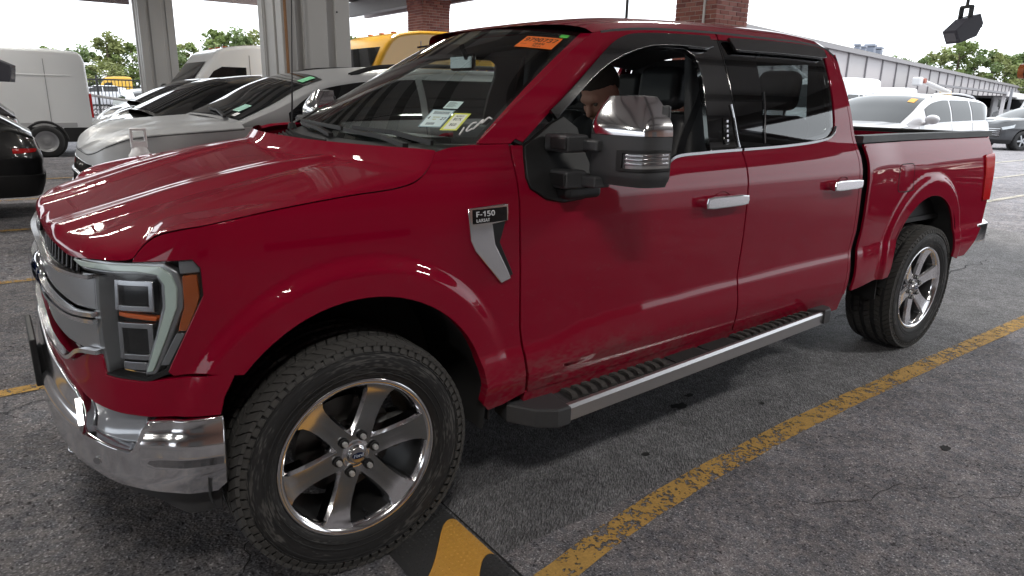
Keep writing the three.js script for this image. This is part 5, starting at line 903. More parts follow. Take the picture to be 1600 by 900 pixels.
  // white SUV behind the pickup's bed
  const w = makeCar({ name: 'white_suv', label: 'white luxury SUV with roof rails and an orange windshield tag, behind the pickup bed', category: 'car', pos: [11.0, 0, -4.0], L: 5.1, W: 0.98, mat: paint(0.52, 0.515, 0.54, 0.1, 0.3), bottom: 0.34, R: 0.40, xf: 0.95, xr: 4.0, top: [[0, 0.98], [0.12, 1.08], [0.4, 1.15], [1.2, 1.20], [1.7, 1.22], [3.4, 1.26], [4.6, 1.28], [5.1, 1.20]], roof: [[1.25, 1.20], [1.7, 1.45], [2.1, 1.66], [2.35, 1.74], [2.8, 1.795], [3.6, 1.80], [4.4, 1.76], [4.85, 1.62], [5.05, 1.24]], glass: [1.25, 2.4, 4.55, 5.06], windows: [[1.95, 2.95], [3.02, 3.85], [3.92, 4.72]], roofW: 0.78, crown: 0.06, nose: { lamp: [[0.05, 0.88], [0.4, 0.95], [0.55, 0.98], [0.5, 0.86], [0.1, 0.80]], grille: [0.55, 0.92, -0.02] }, mirror: [1.82, 1.33], rails: true, railMat: chromeDull, gaps: [1.65, 2.98, 3.9], rimMat: satin, tail: [[-0.42, 0.92], [-0.05, 0.92], [-0.05, 1.05], [-0.42, 1.06]], bumperMat: paint(0.6, 0.6, 0.62) });
  part(w, 'window_sticker', panel([[2.02, 0.70], [2.20, 0.70], [2.20, 0.76], [2.02, 0.76]], w.car.G, { cell: 0.03, thick: 0, off: 0.010 }), M(lin(0.75, 0.36, 0.06), 0.6), 'orange sticker');
  part(w, 'dashboard', box(0.6, 0.10, 1.5, 1.75, 1.20, 0, 0.04), leather); for (const z of [0.4, -0.4]) part(w, 'seat', box(0.16, 0.7, 0.5, 2.9, 1.2, z, 0.06), trimGrey);
  makeCar({ name: 'dark_grey_suv', label: 'dark grey SUV cut off by the right edge of the picture', category: 'car', pos: [29.9, 0, -8.35], turn: -0.42, L: 4.6, W: 0.92, mat: paint(0.035, 0.037, 0.042, 0.2), bottom: 0.30, R: 0.36, xf: 0.9, xr: 3.6, top: suvTop.map(([x, y]) => [x * 0.92, y * 0.9]), roof: [[1.1, 1.13], [1.9, 1.50], [2.3, 1.62], [3.4, 1.62], [4.2, 1.48], [4.5, 1.18]], glass: [1.1, 2.0, 4.0, 4.5], windows: [[1.6, 2.6], [2.66, 3.6], [3.66, 4.2]], nose: { lamp: [[0.02, 0.84], [0.4, 0.92], [0.5, 0.96], [0.45, 0.84], [0.08, 0.76]], grille: [0.48, 0.86, 0.0] }, mirror: [1.7, 1.18] });
}
// high-roofed vans: side profile extruded with rounded edges
function makeVan(o) {
  const t = thing(o.name, o.label, 'van', o.pos, o.turn || 0, o.group), L = o.L ?? 5.6, H = o.H ?? 2.5, W = o.W ?? 1.0, m = o.mat ?? whitePaint;
  const pr = [[0.02, 0.38], [0.0, 0.75], [0.06, 0.98], [0.22, 1.14], [0.60, 1.27], [0.74, 1.34], [1.36, H - 0.30], [1.52, H - 0.13], [1.85, H - 0.04], [2.6, H], [L - 0.4, H], [L - 0.12, H - 0.06], [L - 0.04, H - 0.25], [L, 1.0], [L, 0.42]];
  const bev = 0.10, ins = pr.map(([x, y]) => [clamp(x, bev, L - bev), clamp(y, 0.38 + bev, H - bev)]);
  const sh = smoothPoly(pr.slice(0, 13), 3).concat([[L, 1.0], [L, 0.42]]);
  const body = new THREE.ExtrudeGeometry(shapeOf(sh), { depth: 2 * W - 2 * bev, bevelEnabled: true, bevelThickness: bev, bevelSize: 0.07, bevelOffset: -0.07, bevelSegments: 4 }).translate(0, 0, -(W - bev));
  part(t, 'body', body, m);
  const slope = y => tab(y, [1.34, H - 0.30], [0.74, 1.36]), tan = (1.36 - 0.74) / (H - 0.30 - 1.34), nx = -1 / Math.hypot(1, tan), ny = tan / Math.hypot(1, tan);
  part(t, 'windshield', grid(2, 8, (u, v) => { const y = mix(1.38, H - 0.34, u), z = mix(-1, 1, v) * (W - 0.16 - 0.04 * u); return [slope(y) + nx * (0.012 + 0.025 * (1 - Math.pow(Math.abs(mix(-1, 1, v)), 2))), y + ny * 0.012, z]; }), o.screenMat ?? carGlass);
  for (const sg of [1, -1]) {
    part(t, 'side_window', extrude([[1.02, 1.42], [1.98, 1.42], [1.98, 1.98], [1.55, 1.98], [1.40, 1.90]], 0.006, 0.002).translate(0, 0, sg > 0 ? W - 0.002 : -W - 0.004), carGlass);
    for (const [a, b] of o.glassSides ?? []) part(t, 'side_window', extrude(roundRect(a, 1.42, b, 1.98, 0.06), 0.006, 0.002).translate(0, 0, sg > 0 ? W - 0.002 : -W - 0.004), carGlass);
    for (const x of o.seams ?? [2.05, 3.35, L - 0.85]) part(t, 'panel_seam', box(0.012, H - 0.75, 0.008, x, 0.55 + (H - 0.75) / 2, sg * W), M(lin(0.25, 0.25, 0.26), 0.6));
    part(t, 'rubbing_strip', box(L - 2.3, 0.10, 0.02, (L + 1.6) / 2, 0.72, sg * W, 0.008), o.strip ?? M(lin(0.40, 0.40, 0.41), 0.6));
    part(t, 'upper_swage', box(L - 2.5, 0.02, 0.014, (L + 1.8) / 2, H - 0.55, sg * W, 0.006), m);
    part(t, 'tail_lamp', box(0.06, 0.55, 0.10, L - 0.02, 1.15, sg * (W - 0.06), 0.02), redLens);
    part(t, 'headlamp', box(0.30, 0.26, 0.06, 0.22, 1.0, sg * (W - 0.06), 0.03), M(lin(0.45, 0.46, 0.48), 0.15, 0.2));
    part(t, 'side_mirror', box(0.12, 0.34, 0.16, 0.95, 1.50, sg * (W + 0.14), 0.04), blackPlastic);
    for (const x of [0.95, L - 1.0]) { part(t, 'wheel_arch', new THREE.TorusGeometry(0.42, 0.035, 6, 28, Math.PI).scale(1, 1, 0.6).translate(x, 0.36, sg * W), blackPlastic); part(t, 'wheel_house', new THREE.CircleGeometry(0.42, 28).rotateY(sg > 0 ? 0 : Math.PI).translate(x, 0.38, sg * (W + 0.004)), linerAndGapShade); wheelOn(t, x, sg * (W - 0.05), 0.355, M(lin(0.30, 0.30, 0.31), 0.5, 0.3), steelRim); }  // flat dark disc on the body stands for the shaded wheel opening
  }
  part(t, 'bumper', [box(0.16, 0.34, 2 * W - 0.1, 0.03, 0.50, 0, 0.05), box(0.20, 0.46, 2 * W - 0.03, L - 0.03, 0.52, 0, 0.04), box(0.60, 0.34, 2 * W + 0.012, L - 0.34, 0.50, 0, 0.03), box(L - 1.9, 0.16, 2 * W - 0.02, L / 2, 0.36, 0, 0.02)], blackPlastic);
  part(t, 'rear_window', box(0.012, 0.45, 1.3, L - 0.012, 1.75, 0), carGlass);
  part(t, 'roof_lamp', [-0.5, 0, 0.5].map(z => box(0.08, 0.03, 0.10, 1.75, H - 0.045, z, 0.01)), amberMat);
  return t;
}
makeVan({ name: 'white_van', label: 'white high-roofed van seen from the rear quarter, at the far left edge', pos: [-4.45, 0, -17.4], L: 5.65, H: 2.36, group: 'white high-roofed vans' });
makeVan({ name: 'white_van', label: 'white high-roofed van parked between the two grey metal columns', pos: [1.22, 0, -12.0], L: 5.6, H: 2.40, group: 'white high-roofed vans' });
{
  const y = makeVan({ name: 'yellow_van', label: 'yellow high-roofed van behind the grey SUV, below the brick pillar', pos: [3.75, 0, -10.0], L: 6.2, H: 2.72, mat: paint(0.62, 0.33, 0.015, 0, 0.4) });
  const tx = canvasTex(256, 128, (c, w, h) => { c.fillStyle = '#dcae22'; c.fillRect(0, 0, w, h); c.fillStyle = '#6e4a6a'; c.font = 'bold 120px sans-serif'; c.fillText('III', 60, 110); });
  part(y, 'lettering', new THREE.PlaneGeometry(1.2, 0.6).translate(3.4, 1.9, 1.004), M(0xffffff, 0.5, 0, { map: tx }));
}

{ // two unseen dark vehicles, added to darken what the flank of the pickup mirrors
  const src = scene.getObjectByName('black_suv');
  [['unseen black SUV added right of the yellow line to darken reflections in the pickup', 8.9, 2.75], ['second unseen black SUV added further back to darken reflections in the pickup', 14.6, 3.0]].forEach(([label, x, z]) => { const k = src.clone(); k.name = numbered('black_suv'); k.position.set(x, 0, z); k.userData = { label, category: 'car', group: 'black vehicles in the lanes' }; scene.add(k); });
}
// ---------------------------------------------------------------- trees
const barkMat = M(lin(0.10, 0.075, 0.055), 0.9);
const leafMats = [lin(0.17, 0.23, 0.06), lin(0.13, 0.19, 0.055), lin(0.21, 0.24, 0.075)].map(c => M(c, 0.8, 0, { transmission: 0.3, thickness: 0 }));
function crownGeo(n, sd, slim) {
  seed = sd; const pos = [], idx = [];
  const clumps = []; for (let i = 0; i < 26; i++) { const h = rnd(), a = rnd() * 6.283, r = (slim ? 0.26 : 0.40) * Math.pow(Math.sin(Math.PI * clamp(h * 0.86 + 0.12, 0, 1)), 0.7) * Math.sqrt(rr(0.15, 1)); clumps.push([r * Math.cos(a), 0.22 + 0.74 * h, r * Math.sin(a), rr(0.05, 0.125)]); }
  for (let i = 0; i < n; i++) {
    const c = clumps[Math.floor(rnd() * clumps.length)], u = rr(-1, 1), a = rnd() * 6.283, q = Math.sqrt(1 - u * u), R = c[3] * Math.cbrt(rr(0.1, 1));
    const p = V(c[0] + R * q * Math.cos(a), c[1] + R * u * 0.8, c[2] + R * q * Math.sin(a)), s = rr(0.014, 0.030);
    const d1 = V(rr(-1, 1), rr(-0.6, 0.6), rr(-1, 1)).normalize().multiplyScalar(s), d2 = V(rr(-1, 1), rr(-1, 1), rr(-1, 1)).cross(d1).normalize().multiplyScalar(s * 0.7);
    const k = pos.length / 3; for (const [x, y] of [[-1, 0], [0, -1], [1, 0], [0, 1]]) { const v = p.clone().addScaledVector(d1, x).addScaledVector(d2, y); pos.push(v.x, v.y, v.z); } idx.push(k, k + 1, k + 2, k, k + 2, k + 3);
  }
  return flat(pos, idx);
}
function trunkGeo(sd) { seed = sd; const l = [bar([0, 0, 0], [0.01, 0.45, 0], 0.022, 8, 0.014), bar([0.01, 0.45, 0], [0, 0.88, 0.01], 0.014, 7, 0.004)]; for (let i = 0; i < 7; i++) { const y = rr(0.22, 0.75), a = rnd() * 6.283, r = rr(0.14, 0.3); l.push(bar([0, y, 0], [r * Math.cos(a), y + rr(0.05, 0.16), r * Math.sin(a)], 0.008, 5, 0.003)); } return merge(l); }
const crowns = [0, 1, 2, 3].map(i => crownGeo(2600, 101 + i * 17, i === 3)), trunks = [0, 1, 2].map(i => trunkGeo(301 + i * 13));
seed = 77;
let treeNo = 0;
function tree(x, z, h, v, label, group, wide = 1) {
  const t = thing(v === 3 ? 'slender_tree' : 'leafy_tree', label, 'tree', [x, -0.1, z], rnd() * 6.28, group);
  part(t, 'trunk', trunks[treeNo % 3], barkMat); part(t, 'crown', crowns[v], leafMats[treeNo % 3]);
  t.scale.set(h * wide, h, h * wide); treeNo++;
}
{
  const gl = 'trees beyond the left-hand lot', ll = 'green tree in the wood seen across the lot beyond the vans';
  // tops read at the far side of the lot
  for (const [px, h, v] of [[-6, 6.6, 1], [-2, 5.4, 0], [1.5, 5.0, 2], [4.6, 5.4, 0], [7.4, 5.6, 1], [10.0, 7.0, 3], [12.2, 6.0, 0], [15, 6.2, 1], [17.4, 7.2, 2], [20, 7.7, 0], [22.2, 7.9, 1], [24.9, 8.2, 3], [28, 7.6, 0], [31, 7.4, 2], [34.4, 7.4, 1], [36.8, 8.4, 0], [39.4, 8.8, 2], [43, 8.0, 1], [47, 8.6, 0]]) tree(px, -80 + rr(-3, 3), h * rr(0.97, 1.03), v, ll, gl, 1.05);
  for (let i = 0; i < 22; i++) tree(-8 + i * 2.5 + rr(-0.6, 0.6), -76 + rr(-2, 2), rr(3.6, 5.0), i % 3, 'low bushy tree in front of the wood beyond the vans', 'low trees in front of the wood', 1.5);
  const gr = 'trees beyond the metal building', lr = 'green tree rising over the roof of the long metal building';
  for (const [x, z, h, v] of [[150, -77, 10.0, 0], [153, -72, 10.6, 1], [156, -69, 11.4, 2], [160, -66, 12.5, 1], [163, -64, 14.0, 0], [166, -62, 13.2, 2], [170, -60, 12.2, 1], [174, -59, 11.6, 0], [178, -57, 13.0, 3], [181, -55, 13.6, 1], [184, -53, 14.0, 0], [188, -51, 13.0, 2], [192, -48, 11.0, 1]]) tree(x, z, h * 1.06, v, lr, gr, 1.0);
}
// ---------------------------------------------------------------- long metal building on the right
{
  const b = thing('metal_building', 'long pale metal building with a low sloping roof line, behind the white SUV', 'building', [0, 0, 0]);
  const A = V(34, 0, -22.9), B = V(186, 0, -58.5), D = B.clone().sub(A), Lb = D.length(), u = D.clone().normalize(), ang = Math.atan2(-u.z, u.x), H = 5.6;
  b.position.copy(A); b.rotation.y = ang;
  const wallM = [lin(0.40, 0.375, 0.385), lin(0.385, 0.365, 0.37), lin(0.415, 0.39, 0.40)].map(c => M(c, 0.6)), roofM = M(lin(0.22, 0.21, 0.21), 0.6), spout = M(lin(0.20, 0.19, 0.20), 0.5);
  const step = 5.2, n = Math.floor(Lb / step);
  for (let i = 0; i < n; i++) { part(b, 'wall_panel', box(step - 0.05, H - 0.1, 0.2, (i + 0.5) * step, (H - 0.1) / 2, -0.1), wallM[i % 3]); if (i) part(b, 'downspout', box(0.16, H - 0.2, 0.14, i * step, (H - 0.2) / 2, 0.06), spout); }
  part(b, 'roof', box(n * step + 0.6, 0.22, 14, n * step / 2, H + 0.05, -6.7), roofM); part(b, 'gutter', box(n * step + 0.6, 0.26, 0.22, n * step / 2, H - 0.08, 0.22), spout);
  for (const [x0, w] of [[22, 4.2], [28.5, 3.4], [36, 3.8], [44, 3.4]]) part(b, 'dock_door', box(w, 2.6, 0.1, x0, 1.3, 0.06), M(lin(0.05, 0.05, 0.055), 0.5));
  const VX = [27.9, 29.8, 32, 34.4], VL = ['slim dark vent stack farthest from the trees on the metal building roof', 'slim dark vent stack beside the boxy fan units on the metal roof', 'boxy blue-grey fan unit beside the slim vent stacks on the metal roof', 'boxy blue-grey fan unit nearest the trees on the metal building roof']; let vi = 0;
  for (const [x, w, h] of [[VX[0], 0.45, 0.9], [VX[1], 0.45, 0.85], [VX[2], 0.8, 1.15], [VX[3], 0.85, 1.05]]) { const t = thing('rooftop_vent', VL[vi++], 'vent', [0, 0, 0], ang, 'rooftop vents'); const q = A.clone().addScaledVector(u, x); t.position.set(q.x, H + 0.14, q.z - 1.5); part(t, 'housing', box(w, h * 0.72, w, 0, h * 0.36, 0, 0.04), M(lin(0.17, 0.19, 0.24), 0.6)); part(t, 'hood', box(w * 1.15, h * 0.2, w * 1.15, 0, h * 0.86, 0, 0.05), M(lin(0.22, 0.24, 0.29), 0.6)); part(t, 'neck', box(w * 0.7, h * 0.1, w * 0.7, 0, h * 0.73, 0), linerAndGapShade); }
  const sh = thing('low_shed', 'low lean-to with a grey corrugated roof in front of the metal building', 'shed', [66, 0, -24], ang);
  part(sh, 'roof', box(60, 0.16, 7, 30, 0, 0).rotateX(0.12).translate(0, 3.1, 0), M(lin(0.33, 0.32, 0.33), 0.6)); part(sh, 'wall', box(59, 2.7, 0.2, 30, 1.35, -1.2), M(lin(0.10, 0.10, 0.11), 0.7)); part(sh, 'fascia', box(60, 0.4, 0.1, 30, 2.62, 3.5), M(lin(0.55, 0.53, 0.54), 0.6));
  for (let i = 0; i < 9; i++) part(sh, 'post', box(0.25, 2.6, 0.25, 1 + i * 7.2, 1.3, 3.2), M(lin(0.55, 0.53, 0.54), 0.6));
}
// ---------------------------------------------------------------- vehicles and things across the right-hand lot
makeVan({ name: 'white_van', label: 'white passenger van beyond the cab corner, below the boom bucket', pos: [28.6, 0, -15.2], turn: 0.1, L: 5.8, H: 2.72, glassSides: [[2.15, 3.3], [3.42, 4.5], [4.6, 5.5]], group: 'white high-roofed vans' });
makeVan({ name: 'white_van', label: 'white van behind the roof of the white luxury SUV', pos: [37.5, 0, -18], turn: 0.0, L: 5.8, H: 2.5, group: 'white high-roofed vans' });
makeVan({ name: 'white_van', label: 'white van parked at the far end of the right-hand lot', pos: [72, 0, -22.5], turn: -0.35, L: 6.5, H: 2.6, glassSides: [[2.15, 3.3], [3.42, 4.5], [4.6, 5.9]], group: 'white high-roofed vans' });
{
  const whiteGel = M(lin(0.6, 0.6, 0.61), 0.4), yell = M(lin(0.62, 0.38, 0.03), 0.5);
  const boom = (label, x, z, h0, tipUp, yellow) => {
    const t = thing('bucket_truck', label, 'utility truck', [x, 0, z], 0.0, 'bucket trucks');
    part(t, 'cab', box(1.7, 1.5, 2.0, 0.9, 1.35, 0, 0.15), whiteGel); part(t, 'body', box(3.6, 1.1, 2.1, 3.6, 1.15, 0, 0.06), whiteGel); part(t, 'windshield', box(0.04, 0.6, 1.7, 0.03, 1.75, 0, 0.01), carGlass);
    part(t, 'turntable', new THREE.CylinderGeometry(0.35, 0.45, 0.9, 18).translate(4.6, 2.1, 0), yellow ? yell : whiteGel);
    part(t, 'boom_arm', bar([4.6, 2.45, 0.1], [0.4, tipUp, 0.1], 0.16, 8, 0.12), whiteGel); part(t, 'upper_arm', bar([0.4, tipUp, 0.35], [4.4, h0, 0.35], 0.10, 8), whiteGel);
    part(t, 'boom_bucket', box(0.5, 0.55, 0.55, 0.05, tipUp - 0.05, 0.1, 0.12), whiteGel); part(t, 'knuckle', new THREE.CylinderGeometry(0.16, 0.16, 0.5, 14).rotateX(Math.PI / 2).translate(0.4, tipUp, 0.2), M(lin(0.3, 0.08, 0.05), 0.5));
    for (const wx of [1.0, 4.6]) for (const wz of [0.95, -0.95]) wheelOn(t, wx, wz, 0.42, satin, steelRim);
  };
  boom('white bucket truck with its boom sloping down, by the metal building wall', 29.4, -18.4, 2.6, 4.0, false);
  boom('bucket truck with a yellow turntable and arm, behind the white SUV roof rail', 48.0, -19.4, 2.5, 3.1, true);
  // bus
  const bus = thing('shuttle_bus', 'white shuttle bus with a row of dark windows, far right of the lot', 'bus', [80, 0, -27.2], -0.42);
  part(bus, 'body', box(7.2, 2.2, 2.3, 3.6, 1.55, 0, 0.18), whiteGel); for (let i = 0; i < 5; i++) part(bus, 'window', box(1.05, 0.75, 0.03, 1.2 + i * 1.25, 1.95, 1.16, 0.01), carGlass); part(bus, 'windshield', box(0.03, 0.9, 1.9, 0.0, 1.95, 0, 0.01), carGlass); part(bus, 'skirt', box(7.0, 0.3, 2.25, 3.6, 0.42, 0, 0.03), blackPlastic);
  for (const wx of [1.3, 5.6]) for (const wz of [1.05, -1.05]) wheelOn(bus, wx, wz, 0.42, satin, steelRim);
  const can = thing('litter_bin', 'dark round litter bin standing in the far right of the lot', 'bin', [62, 0, -17.9]); part(can, 'barrel', new THREE.LatheGeometry([[0, 0], [0.34, 0], [0.40, 0.5], [0.38, 1.0], [0.42, 1.02], [0.42, 1.12], [0.2, 1.3], [0, 1.32]].map(p => new THREE.Vector2(p[0], p[1])), 20), M(lin(0.06, 0.065, 0.075), 0.6)); part(can, 'rim', new THREE.TorusGeometry(0.41, 0.03, 6, 20).rotateX(Math.PI / 2).translate(0, 1.03, 0), blackPlastic);
  const post = thing('lot_post', 'slim grey post next to the litter bin', 'post', [61.2, 0, -18.4]); part(post, 'shaft', cyl(0.09, 0.11, 2.9, 12).translate(0, 1.45, 0), M(lin(0.2, 0.2, 0.22), 0.5)); part(post, 'foot', cyl(0.2, 0.24, 0.2, 12).translate(0, 0.1, 0), M(lin(0.3, 0.3, 0.3), 0.8));
  for (const [i, [x, z]] of [[88, -24.5], [96, -29], [108, -33]].entries()) makeCar({ name: 'parked_car', label: ['white car parked near the shuttle bus', 'red car parked beyond the shuttle bus', 'silver car parked at the far end of the lot'][i], category: 'car', pos: [x, 0, z], turn: -0.4, L: 4.6, W: 0.92, mat: [paint(0.6, 0.6, 0.62), paint(0.25, 0.02, 0.02), paint(0.4, 0.4, 0.42)][i], bottom: 0.3, R: 0.34, xf: 0.9, xr: 3.6, top: suvTop.map(([a, y]) => [a * 0.92, y * 0.86]), roof: [[1.1, 1.1], [1.9, 1.45], [2.3, 1.56], [3.4, 1.56], [4.2, 1.42], [4.5, 1.12]], glass: [1.1, 2.0, 4.0, 4.5], windows: [[1.6, 2.6], [2.66, 3.6]], group: 'cars parked in the far right lot' });
  // pale bay lines outside the canopy
  lineX('bay_line', 11.2, 30, -1.82, 0.11, paleLine); lineX('bay_line', 19, 52, -5.25, 0.12, paleLine); lineX('bay_line', 13.4, 40, -3.4, 0.10, paleLine); lineX('bay_line', 30, 70, -10.5, 0.12, paleLine);
}
// ---------------------------------------------------------------- left: fence and cars beyond the vans
{
  const f = thing('picket_fence', 'black metal picket fence across the lot, beyond the white vans', 'fence', [-6, 0, -36]);
  part(f, 'rail', box(24, 0.07, 0.05, 12, 1.92, 0), blackPlastic); part(f, 'rail', box(24, 0.07, 0.05, 12, 0.3, 0), blackPlastic); part(f, 'rail', box(24, 0.05, 0.05, 12, 1.6, 0), blackPlastic);
  for (let i = 0; i < 11; i++) part(f, 'post', box(0.09, 2.1, 0.09, i * 2.4, 1.05, 0), blackPlastic);
  const pk = []; for (let i = 0; i < 160; i++) pk.push(box(0.028, 1.75, 0.028, i * 0.15, 1.05, 0)); const pm = part(f, 'pickets', merge(pk), blackPlastic); pm.userData.kind = 'stuff';
  const cols = [paint(0.62, 0.62, 0.63), paint(0.6, 0.6, 0.62), paint(0.5, 0.51, 0.54), paint(0.62, 0.36, 0.03), paint(0.62, 0.62, 0.63), paint(0.1, 0.12, 0.16), paint(0.3, 0.02, 0.025)];
  const car = (name, label, x, z, turn, m, h = 0.88, tail) => makeCar({ name, label, category: 'car', pos: [x, 0, z], turn, L: 4.5, W: 0.9, mat: m, bottom: 0.3, R: 0.34, xf: 0.9, xr: 3.5, top: suvTop.map(([a, y]) => [a * 0.9, y * h]), roof: [[1.1, 1.3 * h], [1.9, 1.68 * h], [2.3, 1.80 * h], [3.3, 1.80 * h], [4.1, 1.62 * h], [4.4, 1.30 * h]], glass: [1.1, 2.0, 3.8, 4.42], windows: [[1.6, 2.6], [2.66, 3.6]], rearGlass: true, tail: tail && [[-0.2, 0.92], [0.1, 0.92], [0.1, 1.04], [-0.2, 1.04]], group: 'cars parked beyond the vans' });
  const away = -Math.PI / 2; // nose away from the camera
  car('parked_car', 'white hatchback seen from behind, between the white van and the column', 4.3, -31, Math.PI * 1.5, cols[0], 0.86, true);
  car('parked_car', 'white car beyond the picket fence, nearest to the yellow vehicle', 1.4, -40, away, cols[1]); car('parked_car', 'silver car beyond the picket fence', 6.8, -41, away, cols[2]); car('parked_car', 'white SUV beyond the picket fence by the column', 8.6, -44, away, cols[4], 0.95); car('parked_car', 'dark blue SUV at the back of the fenced lot', 8.8, -52, away, cols[5], 1.05);
  makeVan({ name: 'yellow_truck', label: 'yellow van far beyond the picket fence, in front of the wood', pos: [6.6, 0, -70], turn: 0.0, L: 3.6, H: 2.5, mat: paint(0.66, 0.38, 0.02) });
  { const src = car('parked_car', 'white car at the row end beyond the fence, below the yellow van', -1.5, -57, 0, cols[0], 0.95);
    ['silver', 'white', 'white', 'grey', 'white'].forEach((c, i) => { const k = src.clone(); k.name = numbered('parked_car'); k.position.set(3.6 + i * 4.9, 0, -57 + (i % 2) * 1.5); k.userData = { label: c + ' car side-on in the row beyond the fence, number ' + ['two', 'three', 'four', 'five', 'six'][i] + ' of its row', category: 'car', group: 'cars parked beyond the vans' }; k.traverse(m => { if (m.name === 'body' || m.name === 'hood' || m.name === 'roof') m.material = { silver: cols[2], white: cols[1], grey: cols[5] }[c]; }); scene.add(k); }); }
  car('parked_car', 'dark red car behind the chain-link panel, beside the white van', 2.4, -20.6, 0, cols[6], 0.92);
  const cl = thing('chain_link_panel', 'chain-link fence panel with a white top pipe beside the white van', 'fence', [1.35, 0, -19.0]);
  part(cl, 'top_pipe', bar([0, 1.38, 0], [2.6, 1.0, 0], 0.035, 8), M(lin(0.6, 0.6, 0.6), 0.5)); part(cl, 'end_post', bar([0, 0, 0], [0, 1.4, 0], 0.035, 8), M(lin(0.5, 0.5, 0.5), 0.5));
  const wires = []; for (let i = -12; i < 30; i++) { const x = i * 0.09; for (const s of [1, -1]) { const x0 = s > 0 ? x : x + 1.1, x1 = s > 0 ? x + 1.1 : x; const c = (xx) => clamp(xx, 0, 2.6); const yAt = xx => s > 0 ? (xx - x) : (x + 1.1 - xx); const a = c(Math.min(x0, x1)), b = c(Math.max(x0, x1)); if (b - a > 0.05) wires.push(bar([a, yAt(a) + 0.02, 0], [b, yAt(b) + 0.02, 0], 0.006, 4)); } }
  const wm = part(cl, 'wire_mesh', merge(wires), M(lin(0.3, 0.3, 0.3), 0.5, 0.6)); wm.userData.kind = 'stuff';
}
// ---------------------------------------------------------------- speed hump of rubber modules
{
  const hump = (u) => 0.052 * Math.pow(Math.sin(Math.PI * clamp(u, 0, 1)), 0.8); // across x
  const blackRub = M(lin(0.030, 0.030, 0.031), 0.62), yellowRub = M(lin(0.60, 0.31, 0.055), 0.55);
  const x0 = 0.072, wdt = 0.305, curve = u => 0.26 * (1 - sst(0, 1, u)) ; // module ends lean in an S
  const mod = (z0, z1, yellow, label) => {
    const t = thing('speed_hump_module', label, 'speed hump', [0, 0, 0], 0, 'speed hump modules');
    const top = (u, v) => { const za = z0 + curve(u), zb = z1 + curve(u); return [x0 + wdt * u, hump(u) + 0.004, mix(za, zb, v)]; };
    const lower = (v) => grid(20, 1, (u, w) => { const q = top(u, v); return [q[0], w ? 0.001 : q[1], q[2]]; });
    part(t, 'module_body', [grid(24, 10, top), lower(0), lower(1)], yellow ? yellowRub : blackRub);
    const studs = []; const dome = new THREE.SphereGeometry(1, 7, 4, 0, Math.PI * 2, 0, Math.PI / 2);
    for (let i = 1; i < 15; i++) for (let j = 0; j < (z1 - z0) / 0.021 - 0.5; j++) { const u = i / 15, v = (j + 0.5 + (i % 2) * 0.5) * 0.021 / (z1 - z0); if (v > 0.96) continue; const q = top(u, v); studs.push(dome.clone().scale(0.0052, 0.0036, 0.0052).translate(q[0], q[1] - 0.0004, q[2])); }
    if (yellow || z0 > 0.4) { const s = part(t, 'studs', merge(studs), yellow ? yellowRub : blackRub); s.userData.kind = 'stuff'; }
  };
  const b1 = 0.925, len = 0.255;
  mod(b1, b1 + len - 0.003, true, 'yellow studded speed hump module at the foot of the front wheel');
  mod(b1 + len, b1 + len + 0.45, false, 'black speed hump module at the bottom edge of the picture');
  mod(b1 - 0.45, b1 - 0.003, false, 'black speed hump module against the front tyre');
  for (let i = 0; i < 3; i++) { mod(b1 - 0.45 - (i + 1) * 0.705, b1 - 0.45 - i * 0.705 - 0.453, true, 'yellow speed hump module hidden in the shade under the pickup'); mod(b1 - 0.45 - (i + 1) * 0.705 + 0.252 - 0.252 - 0.0 + 0.255, b1 - 0.45 - i * 0.705 - 0.003, false, 'black speed hump module hidden in the shade under the pickup'); }
}
